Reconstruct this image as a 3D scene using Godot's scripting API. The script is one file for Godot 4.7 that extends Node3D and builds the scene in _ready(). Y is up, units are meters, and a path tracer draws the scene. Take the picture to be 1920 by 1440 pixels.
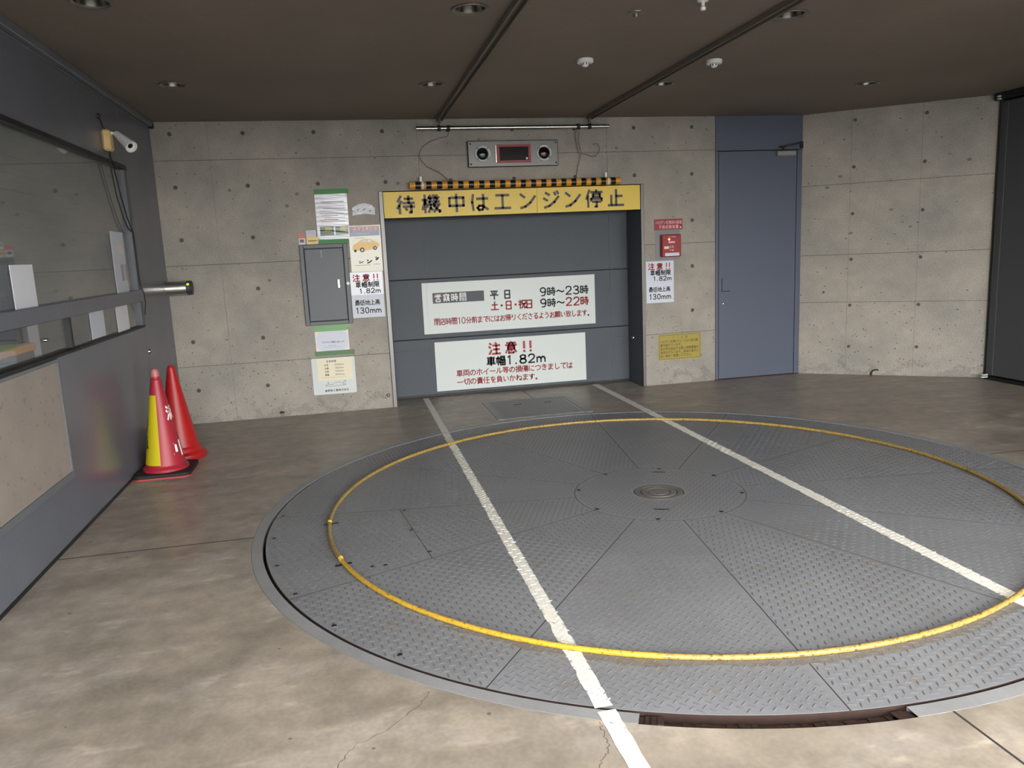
extends Node3D
# Car turntable bay of a mechanical parking garage. Metres, y up, the lens stands at (0, 1.5, 0) and looks along -z.

const ZW := -7.67      # face of the rear concrete wall
const XL := -1.60      # face of the left sheet-metal wall
const YC := 2.757      # underside of the ceiling
const TC := Vector3(1.77, 0.0, -4.285)   # centre of the turntable
const ZB := 2.6        # street opening behind the lens
const RA := Vector3(4.835, 0.0, -7.67)   # angled right wall, from here
const RB := Vector3(6.26, 0.0, -6.62)    # to here

var M := {}
var G := {}
var taken := {}
var rng := RandomNumberGenerator.new()

# ------------------------------------------------------------------ mesh builder
class MB:
	var v := PackedVector3Array()
	var n := PackedVector3Array()
	var u := PackedVector2Array()
	func tri(a: Vector3, b: Vector3, c: Vector3, na: Vector3, nb: Vector3, nc: Vector3) -> void:
		var x := (b - a).cross(c - a)
		if x.dot(na + nb + nc) > 0.0:
			var t := b
			b = c
			c = t
			t = nb
			nb = nc
			nc = t
		v.append(a); v.append(b); v.append(c)
		n.append(na); n.append(nb); n.append(nc)
		for p in [[a, na], [b, nb], [c, nc]]:
			var q: Vector3 = p[0]
			var w: Vector3 = p[1]
			if absf(w.y) > 0.7:
				u.append(Vector2(q.x, q.z))
			elif absf(w.x) > 0.75:
				u.append(Vector2(q.z, -q.y))
			else:
				u.append(Vector2(q.x, -q.y))
	func quad(a: Vector3, b: Vector3, c: Vector3, d: Vector3, w: Vector3) -> void:
		tri(a, b, c, w, w, w)
		tri(a, c, d, w, w, w)
	func flat(a: Vector3, b: Vector3, c: Vector3, out: Vector3) -> void:
		var w := (b - a).cross(c - a)
		if w.length() < 1e-12:
			return
		w = w.normalized()
		if w.dot(out) < 0.0:
			w = -w
		tri(a, b, c, w, w, w)
	func box(lo: Vector3, hi: Vector3) -> void:
		var p := func(i: int) -> Vector3:
			return Vector3(hi.x if i & 1 else lo.x, hi.y if i & 2 else lo.y, hi.z if i & 4 else lo.z)
		for f in [[0, 2, 6, 4, Vector3.LEFT], [1, 3, 7, 5, Vector3.RIGHT], [0, 1, 5, 4, Vector3.DOWN], [2, 3, 7, 6, Vector3.UP], [0, 1, 3, 2, Vector3.FORWARD], [4, 5, 7, 6, Vector3.BACK]]:
			quad(p.call(f[0]), p.call(f[1]), p.call(f[2]), p.call(f[3]), f[4])
	# box with chamfered edges
	func cbox(lo: Vector3, hi: Vector3, c: float) -> void:
		var m := (lo + hi) * 0.5
		var h := (hi - lo) * 0.5
		c = minf(c, minf(h.x, minf(h.y, h.z)) * 0.9)
		for ax in 3:
			var a1 := (ax + 1) % 3
			var a2 := (ax + 2) % 3
			for s in [-1.0, 1.0]:
				var w := Vector3.ZERO
				w[ax] = s
				var q: Array = []
				for k in [[-1, -1], [1, -1], [1, 1], [-1, 1]]:
					var t := m
					t[ax] += s * h[ax]
					t[a1] += k[0] * (h[a1] - c)
					t[a2] += k[1] * (h[a2] - c)
					q.append(t)
				quad(q[0], q[1], q[2], q[3], w)
			for s1 in [-1.0, 1.0]:
				for s2 in [-1.0, 1.0]:
					var w2 := Vector3.ZERO
					w2[a1] = s1
					w2[a2] = s2
					var e: Array = []
					for k2 in [[-1, 0], [1, 0], [1, 1], [-1, 1]]:
						var t2 := m
						t2[ax] += k2[0] * (h[ax] - c)
						t2[a1] += s1 * (h[a1] - (c if k2[1] == 0 else 0.0))
						t2[a2] += s2 * (h[a2] - (0.0 if k2[1] == 0 else c))
						e.append(t2)
					quad(e[0], e[1], e[2], e[3], w2.normalized())
		for sx in [-1.0, 1.0]:
			for sy in [-1.0, 1.0]:
				for sz in [-1.0, 1.0]:
					var k3 := m + Vector3(sx * h.x, sy * h.y, sz * h.z)
					flat(k3 - Vector3(0, sy * c, sz * c), k3 - Vector3(sx * c, 0, sz * c), k3 - Vector3(sx * c, sy * c, 0), Vector3(sx, sy, sz))
	# profile of (radius, height) turned round the axis of t (its y); sharp between profile points unless smooth
	func lathe(prof: Array, seg: int, t := Transform3D.IDENTITY, smooth := false, a0 := 0.0, a1 := TAU) -> void:
		var np: Array = []
		for i in prof.size() - 1:
			var d: Vector2 = prof[i + 1] - prof[i]
			np.append(Vector2(d.y, -d.x).normalized())
		for i in prof.size() - 1:
			var p: Vector2 = prof[i]
			var q: Vector2 = prof[i + 1]
			var n1: Vector2 = np[i]
			var n2: Vector2 = np[i]
			if smooth:
				if i > 0:
					n1 = (np[i] + np[i - 1]).normalized()
				if i < np.size() - 1:
					n2 = (np[i] + np[i + 1]).normalized()
			for k in seg:
				var b0 := a0 + (a1 - a0) * k / seg
				var b1 := a0 + (a1 - a0) * (k + 1) / seg
				var c0 := Vector2(cos(b0), sin(b0))
				var c1 := Vector2(cos(b1), sin(b1))
				var A := t * Vector3(p.x * c0.x, p.y, p.x * c0.y)
				var B := t * Vector3(p.x * c1.x, p.y, p.x * c1.y)
				var C := t * Vector3(q.x * c1.x, q.y, q.x * c1.y)
				var D := t * Vector3(q.x * c0.x, q.y, q.x * c0.y)
				var bs := t.basis
				var nA := (bs * Vector3(n1.x * c0.x, n1.y, n1.x * c0.y)).normalized()
				var nB := (bs * Vector3(n1.x * c1.x, n1.y, n1.x * c1.y)).normalized()
				var nC := (bs * Vector3(n2.x * c1.x, n2.y, n2.x * c1.y)).normalized()
				var nD := (bs * Vector3(n2.x * c0.x, n2.y, n2.x * c0.y)).normalized()
				if p.x > 1e-6:
					tri(A, B, C, nA, nB, nC)
				if q.x > 1e-6:
					tri(A, C, D, nA, nC, nD)
	func tube(pts: Array, r: float, seg := 8, caps := true) -> void:
		var rings: Array = []
		var up := Vector3.UP
		for i in pts.size():
			var d: Vector3 = (pts[mini(i + 1, pts.size() - 1)] - pts[maxi(i - 1, 0)]).normalized()
			if absf(d.dot(up)) > 0.95:
				up = Vector3.RIGHT
			var s := d.cross(up).normalized()
			up = s.cross(d).normalized()
			var ring: Array = []
			for k in seg:
				var a := TAU * k / seg
				ring.append(s * cos(a) + up * sin(a))
			rings.append(ring)
		for i in pts.size() - 1:
			for k in seg:
				var k1 := (k + 1) % seg
				var n0: Vector3 = rings[i][k]
				var n1: Vector3 = rings[i][k1]
				var n2: Vector3 = rings[i + 1][k1]
				var n3: Vector3 = rings[i + 1][k]
				tri(pts[i] + n0 * r, pts[i] + n1 * r, pts[i + 1] + n2 * r, n0, n1, n2)
				tri(pts[i] + n0 * r, pts[i + 1] + n2 * r, pts[i + 1] + n3 * r, n0, n2, n3)
		if caps:
			for e in [0, pts.size() - 1]:
				var o: Vector3 = pts[e] - pts[1 if e == 0 else e - 1]
				for k in seg:
					flat(pts[e], pts[e] + rings[e][k] * r, pts[e] + rings[e][(k + 1) % seg] * r, o)
	# polygon (x, z) as a slab between two heights, standing upright when t turns it
	func prism(poly: PackedVector2Array, y0: float, y1: float, t := Transform3D.IDENTITY) -> void:
		var ix := Geometry2D.triangulate_polygon(poly)
		var nu := (t.basis * Vector3.UP).normalized()
		for i in range(0, ix.size(), 3):
			var a := poly[ix[i]]
			var b := poly[ix[i + 1]]
			var c := poly[ix[i + 2]]
			tri(t * Vector3(a.x, y1, a.y), t * Vector3(b.x, y1, b.y), t * Vector3(c.x, y1, c.y), nu, nu, nu)
			tri(t * Vector3(a.x, y0, a.y), t * Vector3(b.x, y0, b.y), t * Vector3(c.x, y0, c.y), -nu, -nu, -nu)
		var cw := Geometry2D.is_polygon_clockwise(poly)
		for i in poly.size():
			var a2 := poly[i]
			var b2 := poly[(i + 1) % poly.size()]
			var d := (b2 - a2).normalized()
			var o := Vector2(d.y, -d.x) * (-1.0 if cw else 1.0)
			var w := (t.basis * Vector3(o.x, 0, o.y)).normalized()
			quad(t * Vector3(a2.x, y0, a2.y), t * Vector3(b2.x, y0, b2.y), t * Vector3(b2.x, y1, b2.y), t * Vector3(a2.x, y1, a2.y), w)
	func mesh() -> ArrayMesh:
		var a := []
		a.resize(Mesh.ARRAY_MAX)
		a[Mesh.ARRAY_VERTEX] = v
		a[Mesh.ARRAY_NORMAL] = n
		a[Mesh.ARRAY_TEX_UV] = u
		var m := ArrayMesh.new()
		m.add_surface_from_arrays(Mesh.PRIMITIVE_TRIANGLES, a)
		return m

# ------------------------------------------------------------------ scene helpers
func numbered(s: String) -> String:
	taken[s] = taken.get(s, -1) + 1
	return s if taken[s] == 0 else "%s_%03d" % [s, taken[s]]

func obj(called: String, mb: MB, mat: Material, parent: Node3D = null, label := "", at := Vector3.ZERO) -> MeshInstance3D:
	var o := MeshInstance3D.new()
	o.mesh = mb.mesh()
	o.material_override = mat
	o.position = at
	if parent == null or parent == self:
		o.name = numbered(called)
		add_child(o)
	else:
		o.name = called
		parent.add_child(o, true)
	if label != "":
		o.set_meta("label", label)
	return o

func tag(o: Node3D, label: String, category: String, group := "") -> Node3D:
	o.set_meta("label", label)
	o.set_meta("category", category)
	if group != "":
		o.set_meta("group", group)
	return o

func thing(called: String, at: Vector3, label: String, category: String, group := "", yaw := 0.0) -> Node3D:
	var o := Node3D.new()
	o.name = numbered(called)
	add_child(o)
	o.position = at
	o.rotation.y = yaw
	return tag(o, label, category, group)

func setting(called: String, label := "") -> Node3D:
	var o := Node3D.new()
	o.name = called
	add_child(o)
	o.set_meta("kind", "structure")
	if label != "":
		o.set_meta("label", label)
		o.set_meta("category", called.split("_")[0])
	return o

func bx(lo: Vector3, hi: Vector3, c := 0.0) -> MB:
	var m := MB.new()
	if c > 0.0:
		m.cbox(lo, hi, c)
	else:
		m.box(lo, hi)
	return m

func ax(dir: Vector3, at: Vector3) -> Transform3D:   # y axis of the frame along dir
	var y := dir.normalized()
	var x := y.cross(Vector3.UP if absf(y.y) < 0.9 else Vector3.RIGHT).normalized()
	return Transform3D(Basis(x, y, x.cross(y)), at)

func mat(key: String, c: Color, rough := 0.6, metal := 0.0) -> StandardMaterial3D:
	var m := StandardMaterial3D.new()
	m.resource_name = key
	m.albedo_color = c
	m.roughness = rough
	m.metallic = metal
	M[key] = m
	return m

# ------------------------------------------------------------------ computed surfaces
func noise_bytes(w: int, h: int, freq: float, oct: int, sd: int, seamless := true, kind := FastNoiseLite.TYPE_SIMPLEX_SMOOTH) -> PackedByteArray:
	var f := FastNoiseLite.new()
	f.seed = sd
	f.noise_type = kind
	f.frequency = freq
	f.fractal_octaves = oct
	var im: Image = f.get_seamless_image(w, h, false, false, 0.12, true) if seamless else f.get_image(w, h, false, false, true)
	im.convert(Image.FORMAT_L8)
	return im.get_data()

func stretched(w: int, h: int, fw: int, fh: int, freq: float, oct: int, sd: int) -> PackedByteArray:
	var f := FastNoiseLite.new()
	f.seed = sd
	f.frequency = freq
	f.fractal_octaves = oct
	var im := f.get_seamless_image(fw, fh, false, false, 0.12, true)
	im.convert(Image.FORMAT_L8)
	im.resize(w, h, Image.INTERPOLATE_BILINEAR)
	return im.get_data()

func tex_of(rgb: PackedByteArray, w: int, h: int) -> ImageTexture:
	var im := Image.create_from_data(w, h, false, Image.FORMAT_RGB8, rgb)
	return ImageTexture.create_from_image(im)

func normal_of(h: PackedByteArray, w: int, hh: int, k: float) -> ImageTexture:
	var im := Image.create_from_data(w, hh, false, Image.FORMAT_L8, h.duplicate())
	im.convert(Image.FORMAT_RGBA8)
	im.bump_map_to_normal_map(k)
	return ImageTexture.create_from_image(im)

func dots(b: PackedByteArray, w: int, h: int, count: int, r0: float, r1: float, val: int, y0 := 0.0, y1 := 1.0) -> void:
	for i in count:
		var cx := rng.randi_range(0, w - 1)
		var cy := int(rng.randf_range(y0, y1) * (h - 1))
		var r := rng.randf_range(r0, r1)
		var e := rng.randf_range(0.6, 1.0)
		for dy in range(-int(r) - 1, int(r) + 2):
			for dx in range(-int(r) - 1, int(r) + 2):
				if Vector2(dx * e, dy).length() <= r:
					var q := posmod(cy + dy, h) * w + posmod(cx + dx, w)
					b[q] = val

# cast concrete wall: 5.52 m x 2.76 m of blotchy cement skin with bug holes and damp marks along the foot
func wall_texture() -> void:
	var w := 2048
	var h := 1024
	var big := noise_bytes(w, h, 0.0035, 4, 11)
	var mid := noise_bytes(w, h, 0.016, 3, 12)
	var fine := noise_bytes(w, h, 0.16, 3, 13, false)
	var damp := noise_bytes(w, h, 0.012, 5, 14)
	var holes := PackedByteArray()
	holes.resize(w * h)
	holes.fill(255)
	dots(holes, w, h, 420, 0.7, 1.9, 120)
	dots(holes, w, h, 500, 0.6, 1.6, 110, 0.72, 0.98)
	dots(holes, w, h, 26, 3.0, 6.0, 190)
	var rgb := PackedByteArray()
	rgb.resize(w * h * 3)
	var rough := PackedByteArray()
	rough.resize(w * h)
	var base := Color(0.582, 0.559, 0.527)
	for y in h:
		var low := clampf((float(y) / h - 0.9) / 0.1, 0.0, 1.0)
		for x in w:
			var i := y * w + x
			var k := 1.0 + (big[i] - 128) * 0.0006 + (mid[i] - 128) * 0.0003 + (fine[i] - 128) * 0.0007
			# ragged damp crust at the foot, its outline comes from the noise
			if low > 0.0 and damp[i] > 226 - 92 * low:
				k *= 0.86 + fine[i] * 0.0005
			k *= holes[i] / 255.0
			var warm := (big[i] - 128) * 0.00008
			rgb[i * 3] = clampi(int(255.0 * base.r * (k + warm)), 0, 255)
			rgb[i * 3 + 1] = clampi(int(255.0 * base.g * k), 0, 255)
			rgb[i * 3 + 2] = clampi(int(255.0 * base.b * (k - warm)), 0, 255)
			rough[i] = (fine[i] * holes[i]) / 255
	var m := mat("concrete_wall", Color.WHITE, 0.72)
	m.albedo_texture = tex_of(rgb, w, h)
	m.normal_enabled = true
	m.normal_texture = normal_of(rough, w, h, 1.6)
	m.normal_scale = 0.35
	m.uv1_scale = Vector3(1 / 5.52, 1 / 2.76, 1)

# trowelled floor: 4.4 m square of streaks, worn pale patches and dark tyre film, slightly polished
func floor_texture() -> void:
	var w := 1536
	var h := 1536
	var big := noise_bytes(w, h, 0.0042, 4, 21)
	var streak := stretched(w, h, 384, 1536, 0.011, 4, 22)
	var fine := noise_bytes(w, h, 0.11, 3, 23)
	var worn := stretched(w, h, 768, 1536, 0.008, 4, 24)
	var scuff := stretched(w, h, 640, 1536, 0.034, 4, 26)
	var mid := noise_bytes(w, h, 0.021, 4, 27)
	var tyre := noise_bytes(w, h, 0.006, 3, 25)
	var spots := PackedByteArray()
	spots.resize(w * h)
	spots.fill(255)
	dots(spots, w, h, 70, 0.8, 2.6, 165)
	var rgb := PackedByteArray()
	rgb.resize(w * h * 3)
	var ro := PackedByteArray()
	ro.resize(w * h * 3)
	var base := Color(0.655, 0.615, 0.56)
	for i in w * h:
		var k := 0.93 + (big[i] - 128) * 0.0007 + (streak[i] - 128) * 0.0005 + (mid[i] - 128) * 0.0006 + (fine[i] - 128) * 0.0004
		var pale := 0.0
		if worn[i] > 110:
			pale = minf((worn[i] - 110) * 0.005, 0.6)
			k += pale * 0.15
		if scuff[i] > 160 and worn[i] > 110:
			k += minf((scuff[i] - 160) * 0.0022, 0.13) * minf((worn[i] - 110) * 0.02, 1.0)
		var dark := 0.0
		if tyre[i] > 150:
			dark = minf((tyre[i] - 150) * 0.008, 0.6)
			k -= dark * 0.10
		k *= spots[i] / 255.0
		rgb[i * 3] = clampi(int(255.0 * base.r * k), 0, 255)
		rgb[i * 3 + 1] = clampi(int(255.0 * base.g * (k + pale * 0.01)), 0, 255)
		rgb[i * 3 + 2] = clampi(int(255.0 * base.b * (k + pale * 0.06)), 0, 255)
		var rr := clampi(int(97 + (fine[i] - 128) * 0.06 + (big[i] - 128) * 0.10 + pale * 70.0 - dark * 12.0), 86, 220)
		ro[i * 3] = rr
		ro[i * 3 + 1] = rr
		ro[i * 3 + 2] = rr
	var m := mat("concrete_floor", Color.WHITE, 1.0)
	m.albedo_texture = tex_of(rgb, w, h)
	m.roughness_texture = tex_of(ro, w, h)
	m.roughness_texture_channel = BaseMaterial3D.TEXTURE_CHANNEL_RED
	m.normal_enabled = true
	m.normal_texture = normal_of(fine, w, h, 1.0)
	m.normal_scale = 0.12
	m.uv1_scale = Vector3(1 / 4.4, 1 / 4.4, 1)
	m.metallic_specular = 0.5

# blotchy film for painted steel: grey value around 1, multiplied into the paint colour
func film(key: String, c: Color, amp: float, freq: float, sd: int, rough: float, rough_amp: float, size_m: float, worn_c := Color(0, 0, 0, 0), worn_at := 255) -> StandardMaterial3D:
	var w := 640
	var a := noise_bytes(w, w, freq, 4, sd)
	var b := noise_bytes(w, w, 0.09, 3, sd + 1)
	var d := noise_bytes(w, w, 0.03, 5, sd + 2)
	var rgb := PackedByteArray()
	rgb.resize(w * w * 3)
	var ro := PackedByteArray()
	ro.resize(w * w * 3)
	for i in w * w:
		var k := 1.0 + ((a[i] - 128) * 0.6 + (b[i] - 128) * 0.4) / 128.0 * amp
		var cc := c * k
		if d[i] > worn_at:
			cc = cc.lerp(worn_c, minf((d[i] - worn_at) * 0.06, worn_c.a))
		rgb[i * 3] = clampi(int(255.0 * cc.r), 0, 255)
		rgb[i * 3 + 1] = clampi(int(255.0 * cc.g), 0, 255)
		rgb[i * 3 + 2] = clampi(int(255.0 * cc.b), 0, 255)
		var rr := clampi(int(255.0 * (rough + ((a[i] - 128) * 0.5 + (b[i] - 128) * 0.5) / 128.0 * rough_amp)), 15, 250)
		ro[i * 3] = rr
		ro[i * 3 + 1] = rr
		ro[i * 3 + 2] = rr
	var m := mat(key, Color.WHITE, 1.0)
	m.albedo_texture = tex_of(rgb, w, w)
	m.roughness_texture = tex_of(ro, w, w)
	m.roughness_texture_channel = BaseMaterial3D.TEXTURE_CHANNEL_RED
	m.uv1_triplanar = true
	m.uv1_world_triplanar = true
	m.uv1_scale = Vector3.ONE / size_m
	return m

func materials() -> void:
	wall_texture()
	floor_texture()
	film("ceiling_paint", Color(0.47, 0.43, 0.385), 0.10, 0.004, 31, 0.75, 0.08, 4.0)
	film("plate_steel", Color(0.52, 0.528, 0.545), 0.08, 0.006, 41, 0.42, 0.06, 2.6, Color(0.50, 0.46, 0.40, 0.4), 196)
	film("lug_steel", Color(0.41, 0.415, 0.425), 0.08, 0.01, 42, 0.55, 0.08, 1.9)
	film("rim_paint", Color(0.56, 0.565, 0.57), 0.08, 0.008, 44, 0.45, 0.1, 1.6)
	film("yellow_pipe_paint", Color(0.80, 0.645, 0.22), 0.10, 0.02, 47, 0.42, 0.1, 0.5, Color(0.30, 0.23, 0.12, 0.9), 166)
	film("worn_pipe_paint", Color(0.66, 0.555, 0.30), 0.12, 0.02, 48, 0.4, 0.1, 0.5, Color(0.30, 0.23, 0.14, 0.9), 162)
	film("dirt", Color(0.455, 0.435, 0.41), 0.14, 0.02, 49, 0.7, 0.08, 0.8)
	film("stripe_paint", Color(0.93, 0.92, 0.88), 0.05, 0.02, 50, 0.5, 0.1, 0.7, Color(0.55, 0.53, 0.48, 0.8), 205)
	film("rust", Color(0.20, 0.13, 0.10), 0.35, 0.02, 53, 0.85, 0.1, 0.6)
	film("gate_paint", Color(0.315, 0.335, 0.36), 0.05, 0.006, 56, 0.50, 0.12, 1.7).metallic_specular = 0.3
	film("sheet_wall_paint", Color(0.395, 0.405, 0.44), 0.04, 0.004, 59, 0.22, 0.06, 2.2).metallic_specular = 0.38
	film("board_face", Color(0.60, 0.56, 0.53), 0.07, 0.006, 62, 0.5, 0.08, 1.4, Color(0.45, 0.40, 0.36, 0.4), 200)
	mat("door_paint", Color(0.315, 0.338, 0.40), 0.5)
	mat("dark_door_paint", Color(0.285, 0.29, 0.305), 0.5)
	mat("cabinet_paint", Color(0.285, 0.30, 0.325), 0.42)
	mat("cabinet_frame", Color(0.31, 0.322, 0.335), 0.42)
	mat("cabinet_trim", Color(0.40, 0.42, 0.44), 0.35)
	mat("stainless", Color(0.72, 0.71, 0.69), 0.2, 1.0)
	mat("stainless_brushed", Color(0.38, 0.375, 0.37), 0.38, 1.0)
	mat("tube_steel", Color(0.80, 0.79, 0.77), 0.36, 1.0)
	mat("chrome", Color(0.78, 0.78, 0.77), 0.12, 1.0)
	mat("galvanised", Color(0.42, 0.42, 0.42), 0.45, 0.8)
	mat("dark_metal", Color(0.10, 0.10, 0.11), 0.5)
	mat("black", Color(0.05, 0.05, 0.055), 0.55)
	mat("rubber", Color(0.10, 0.085, 0.08), 0.75)
	mat("groove", Color(0.33, 0.31, 0.28), 0.9)
	mat("shutter_grey", Color(0.40, 0.40, 0.39), 0.5)
	mat("closer_grey", Color(0.55, 0.54, 0.54), 0.4)
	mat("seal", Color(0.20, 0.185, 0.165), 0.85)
	mat("plug", Color(0.29, 0.275, 0.25), 0.9)
	mat("paper", Color(0.78, 0.80, 0.84), 0.5)
	mat("laminate", Color(0.88, 0.89, 0.92), 0.16)
	mat("cream", Color(0.84, 0.81, 0.70), 0.35)
	mat("sign_white", Color(0.76, 0.785, 0.775), 0.4)
	mat("sign_yellow", Color(0.87, 0.75, 0.29), 0.45)
	mat("plate_yellow", Color(0.60, 0.54, 0.22), 0.45)
	mat("plate_ink", Color(0.36, 0.27, 0.07), 0.5)
	mat("ink", Color(0.10, 0.105, 0.115), 0.5)
	mat("ink_grey", Color(0.29, 0.27, 0.275), 0.5)
	mat("ink_red", Color(0.60, 0.09, 0.13), 0.5)
	mat("ink_white", Color(0.93, 0.93, 0.93), 0.5)
	mat("ink_pink", Color(0.90, 0.68, 0.70), 0.5)
	mat("navy", Color(0.18, 0.20, 0.225), 0.5)
	mat("sign_red", Color(0.53, 0.05, 0.09), 0.42)
	mat("alarm_red", Color(0.55, 0.075, 0.095), 0.42)
	mat("back_grey", Color(0.48, 0.48, 0.50), 0.5)
	mat("tape_green", Color(0.24, 0.50, 0.27), 0.55)
	mat("tape_pale", Color(0.47, 0.65, 0.45), 0.55)
	mat("tape_moss", Color(0.35, 0.48, 0.33), 0.6)
	mat("poster_blue", Color(0.20, 0.31, 0.52), 0.25)
	mat("poster_crimson", Color(0.55, 0.11, 0.24), 0.25)
	mat("poster_paper", Color(0.84, 0.83, 0.76), 0.25)
	mat("car_yellow", Color(0.85, 0.66, 0.16), 0.3)
	mat("print_green", Color(0.22, 0.36, 0.30), 0.2)
	mat("print_gold", Color(0.66, 0.58, 0.18), 0.2)
	mat("print_violet", Color(0.60, 0.575, 0.63), 0.3)
	mat("sticker_gold", Color(0.80, 0.66, 0.10), 0.3)
	mat("sticker_salmon", Color(0.80, 0.43, 0.36), 0.5)
	mat("sticker_mauve", Color(0.42, 0.26, 0.33), 0.5)
	mat("pink_paper", Color(0.90, 0.83, 0.83), 0.5)
	mat("band_yellow", Color(0.83, 0.57, 0.15), 0.4)
	mat("band_black", Color(0.055, 0.055, 0.05), 0.35)
	mat("cone_red", Color(0.66, 0.085, 0.09), 0.42)
	mat("cone_faded", Color(0.62, 0.14, 0.20), 0.45)
	mat("cone_cap", Color(0.70, 0.42, 0.42), 0.45)
	mat("cone_skirt", Color(0.62, 0.20, 0.19), 0.5)
	mat("cone_yellow", Color(0.74, 0.68, 0.06), 0.5)
	mat("beige_plastic", Color(0.84, 0.72, 0.50), 0.45)
	mat("white_plastic", Color(0.86, 0.86, 0.85), 0.35)
	mat("lens_green", Color(0.02, 0.10, 0.10), 0.06)
	mat("lens_red", Color(0.12, 0.015, 0.02), 0.06)
	mat("display_black", Color(0.012, 0.012, 0.016), 0.12)
	mat("frame_red", Color(0.55, 0.10, 0.17), 0.4)
	mat("cable_grey", Color(0.42, 0.40, 0.36), 0.6)
	mat("reflector", Color(0.46, 0.44, 0.41), 0.25, 1.0)
	mat("channel_paint", Color(0.40, 0.375, 0.34), 0.55)
	mat("bulb_glass", Color(0.75, 0.74, 0.70), 0.15)
	mat("light_trim", Color(0.50, 0.48, 0.45), 0.35, 0.6)
	mat("booth_inside", Color(0.46, 0.46, 0.45), 0.8)
	mat("orange", Color(0.90, 0.58, 0.14), 0.5)
	mat("asphalt", Color(0.36, 0.36, 0.36), 0.9)
	mat("manhole", Color(0.42, 0.415, 0.40), 0.55)
	var g := mat("window_glass", Color(0.50, 0.55, 0.56, 0.16), 0.02)
	g.transparency = BaseMaterial3D.TRANSPARENCY_ALPHA
	g.metallic_specular = 1.0
	var f := mat("clear_film", Color(0.92, 0.93, 0.93, 0.55), 0.10)
	f.transparency = BaseMaterial3D.TRANSPARENCY_ALPHA
	f.metallic_specular = 1.0
	var e := mat("led_green", Color(0.7, 0.8, 0.1), 0.3)
	e.emission_enabled = true
	e.emission = Color(0.75, 0.85, 0.1)
	e.emission_energy_multiplier = 1.2
	var e2 := mat("led_warm", Color(1.0, 0.9, 0.6), 0.3)
	e2.emission_enabled = true
	e2.emission = Color(1.0, 0.86, 0.5)
	e2.emission_energy_multiplier = 1.0
	var e3 := mat("lamp_glow", Color(1, 1, 1), 0.3)
	e3.emission_enabled = true
	e3.emission = Color(1.0, 0.97, 0.92)
	e3.emission_energy_multiplier = 4.0

# ------------------------------------------------------------------ lettering: strokes on a 100 x 100 field, x to the right, y down
const BU := {
	"sun": [[14, 4, 86, 4, 86, 96, 14, 96, 14, 4], [14, 50, 86, 50]],
	"earth": [[50, 0, 50, 94], [14, 38, 86, 38], [2, 94, 98, 94]],
	"inch": [[2, 30, 98, 30], [70, 2, 70, 90, 52, 96], [22, 50, 36, 68]],
	"step": [[80, 2, 20, 34], [86, 30, 8, 72], [48, 54, 48, 100]],
	"man": [[80, 0, 10, 54], [50, 34, 50, 100]],
	"tree": [[2, 28, 98, 28], [50, 0, 50, 100], [48, 32, 4, 82], [52, 32, 96, 70]],
	"gate": [[6, 2, 6, 100], [6, 2, 42, 2, 42, 40, 6, 40], [6, 20, 42, 20], [94, 2, 94, 98, 84, 98], [94, 2, 58, 2, 58, 40, 94, 40], [58, 20, 94, 20]],
	"hand": [[2, 22, 98, 22], [52, 0, 52, 94, 18, 98], [2, 64, 98, 50]],
	"altar": [[50, 0, 66, 12], [2, 22, 96, 22, 8, 58], [56, 44, 56, 100], [66, 50, 96, 60]],
	"water": [[30, 4, 90, 16], [4, 32, 64, 44], [96, 62, 14, 98]],
	"walk": [[30, 6, 90, 18], [0, 36, 80, 36, 80, 76, 0, 92]],
}

func put(g: Array, name: String, x0: float, y0: float, x1: float, y1: float) -> Array:
	for s in BU[name]:
		var t: Array = []
		for i in range(0, s.size(), 2):
			t.append(x0 + s[i] * (x1 - x0) / 100.0)
			t.append(y0 + s[i + 1] * (y1 - y0) / 100.0)
		g.append(t)
	return g

func temple(g: Array, x0: float, y0: float, x1: float, y1: float) -> Array:
	put(g, "earth", x0, y0, x1, y0 + (y1 - y0) * 0.44)
	return put(g, "inch", x0, y0 + (y1 - y0) * 0.46, x1, y1)

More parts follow.
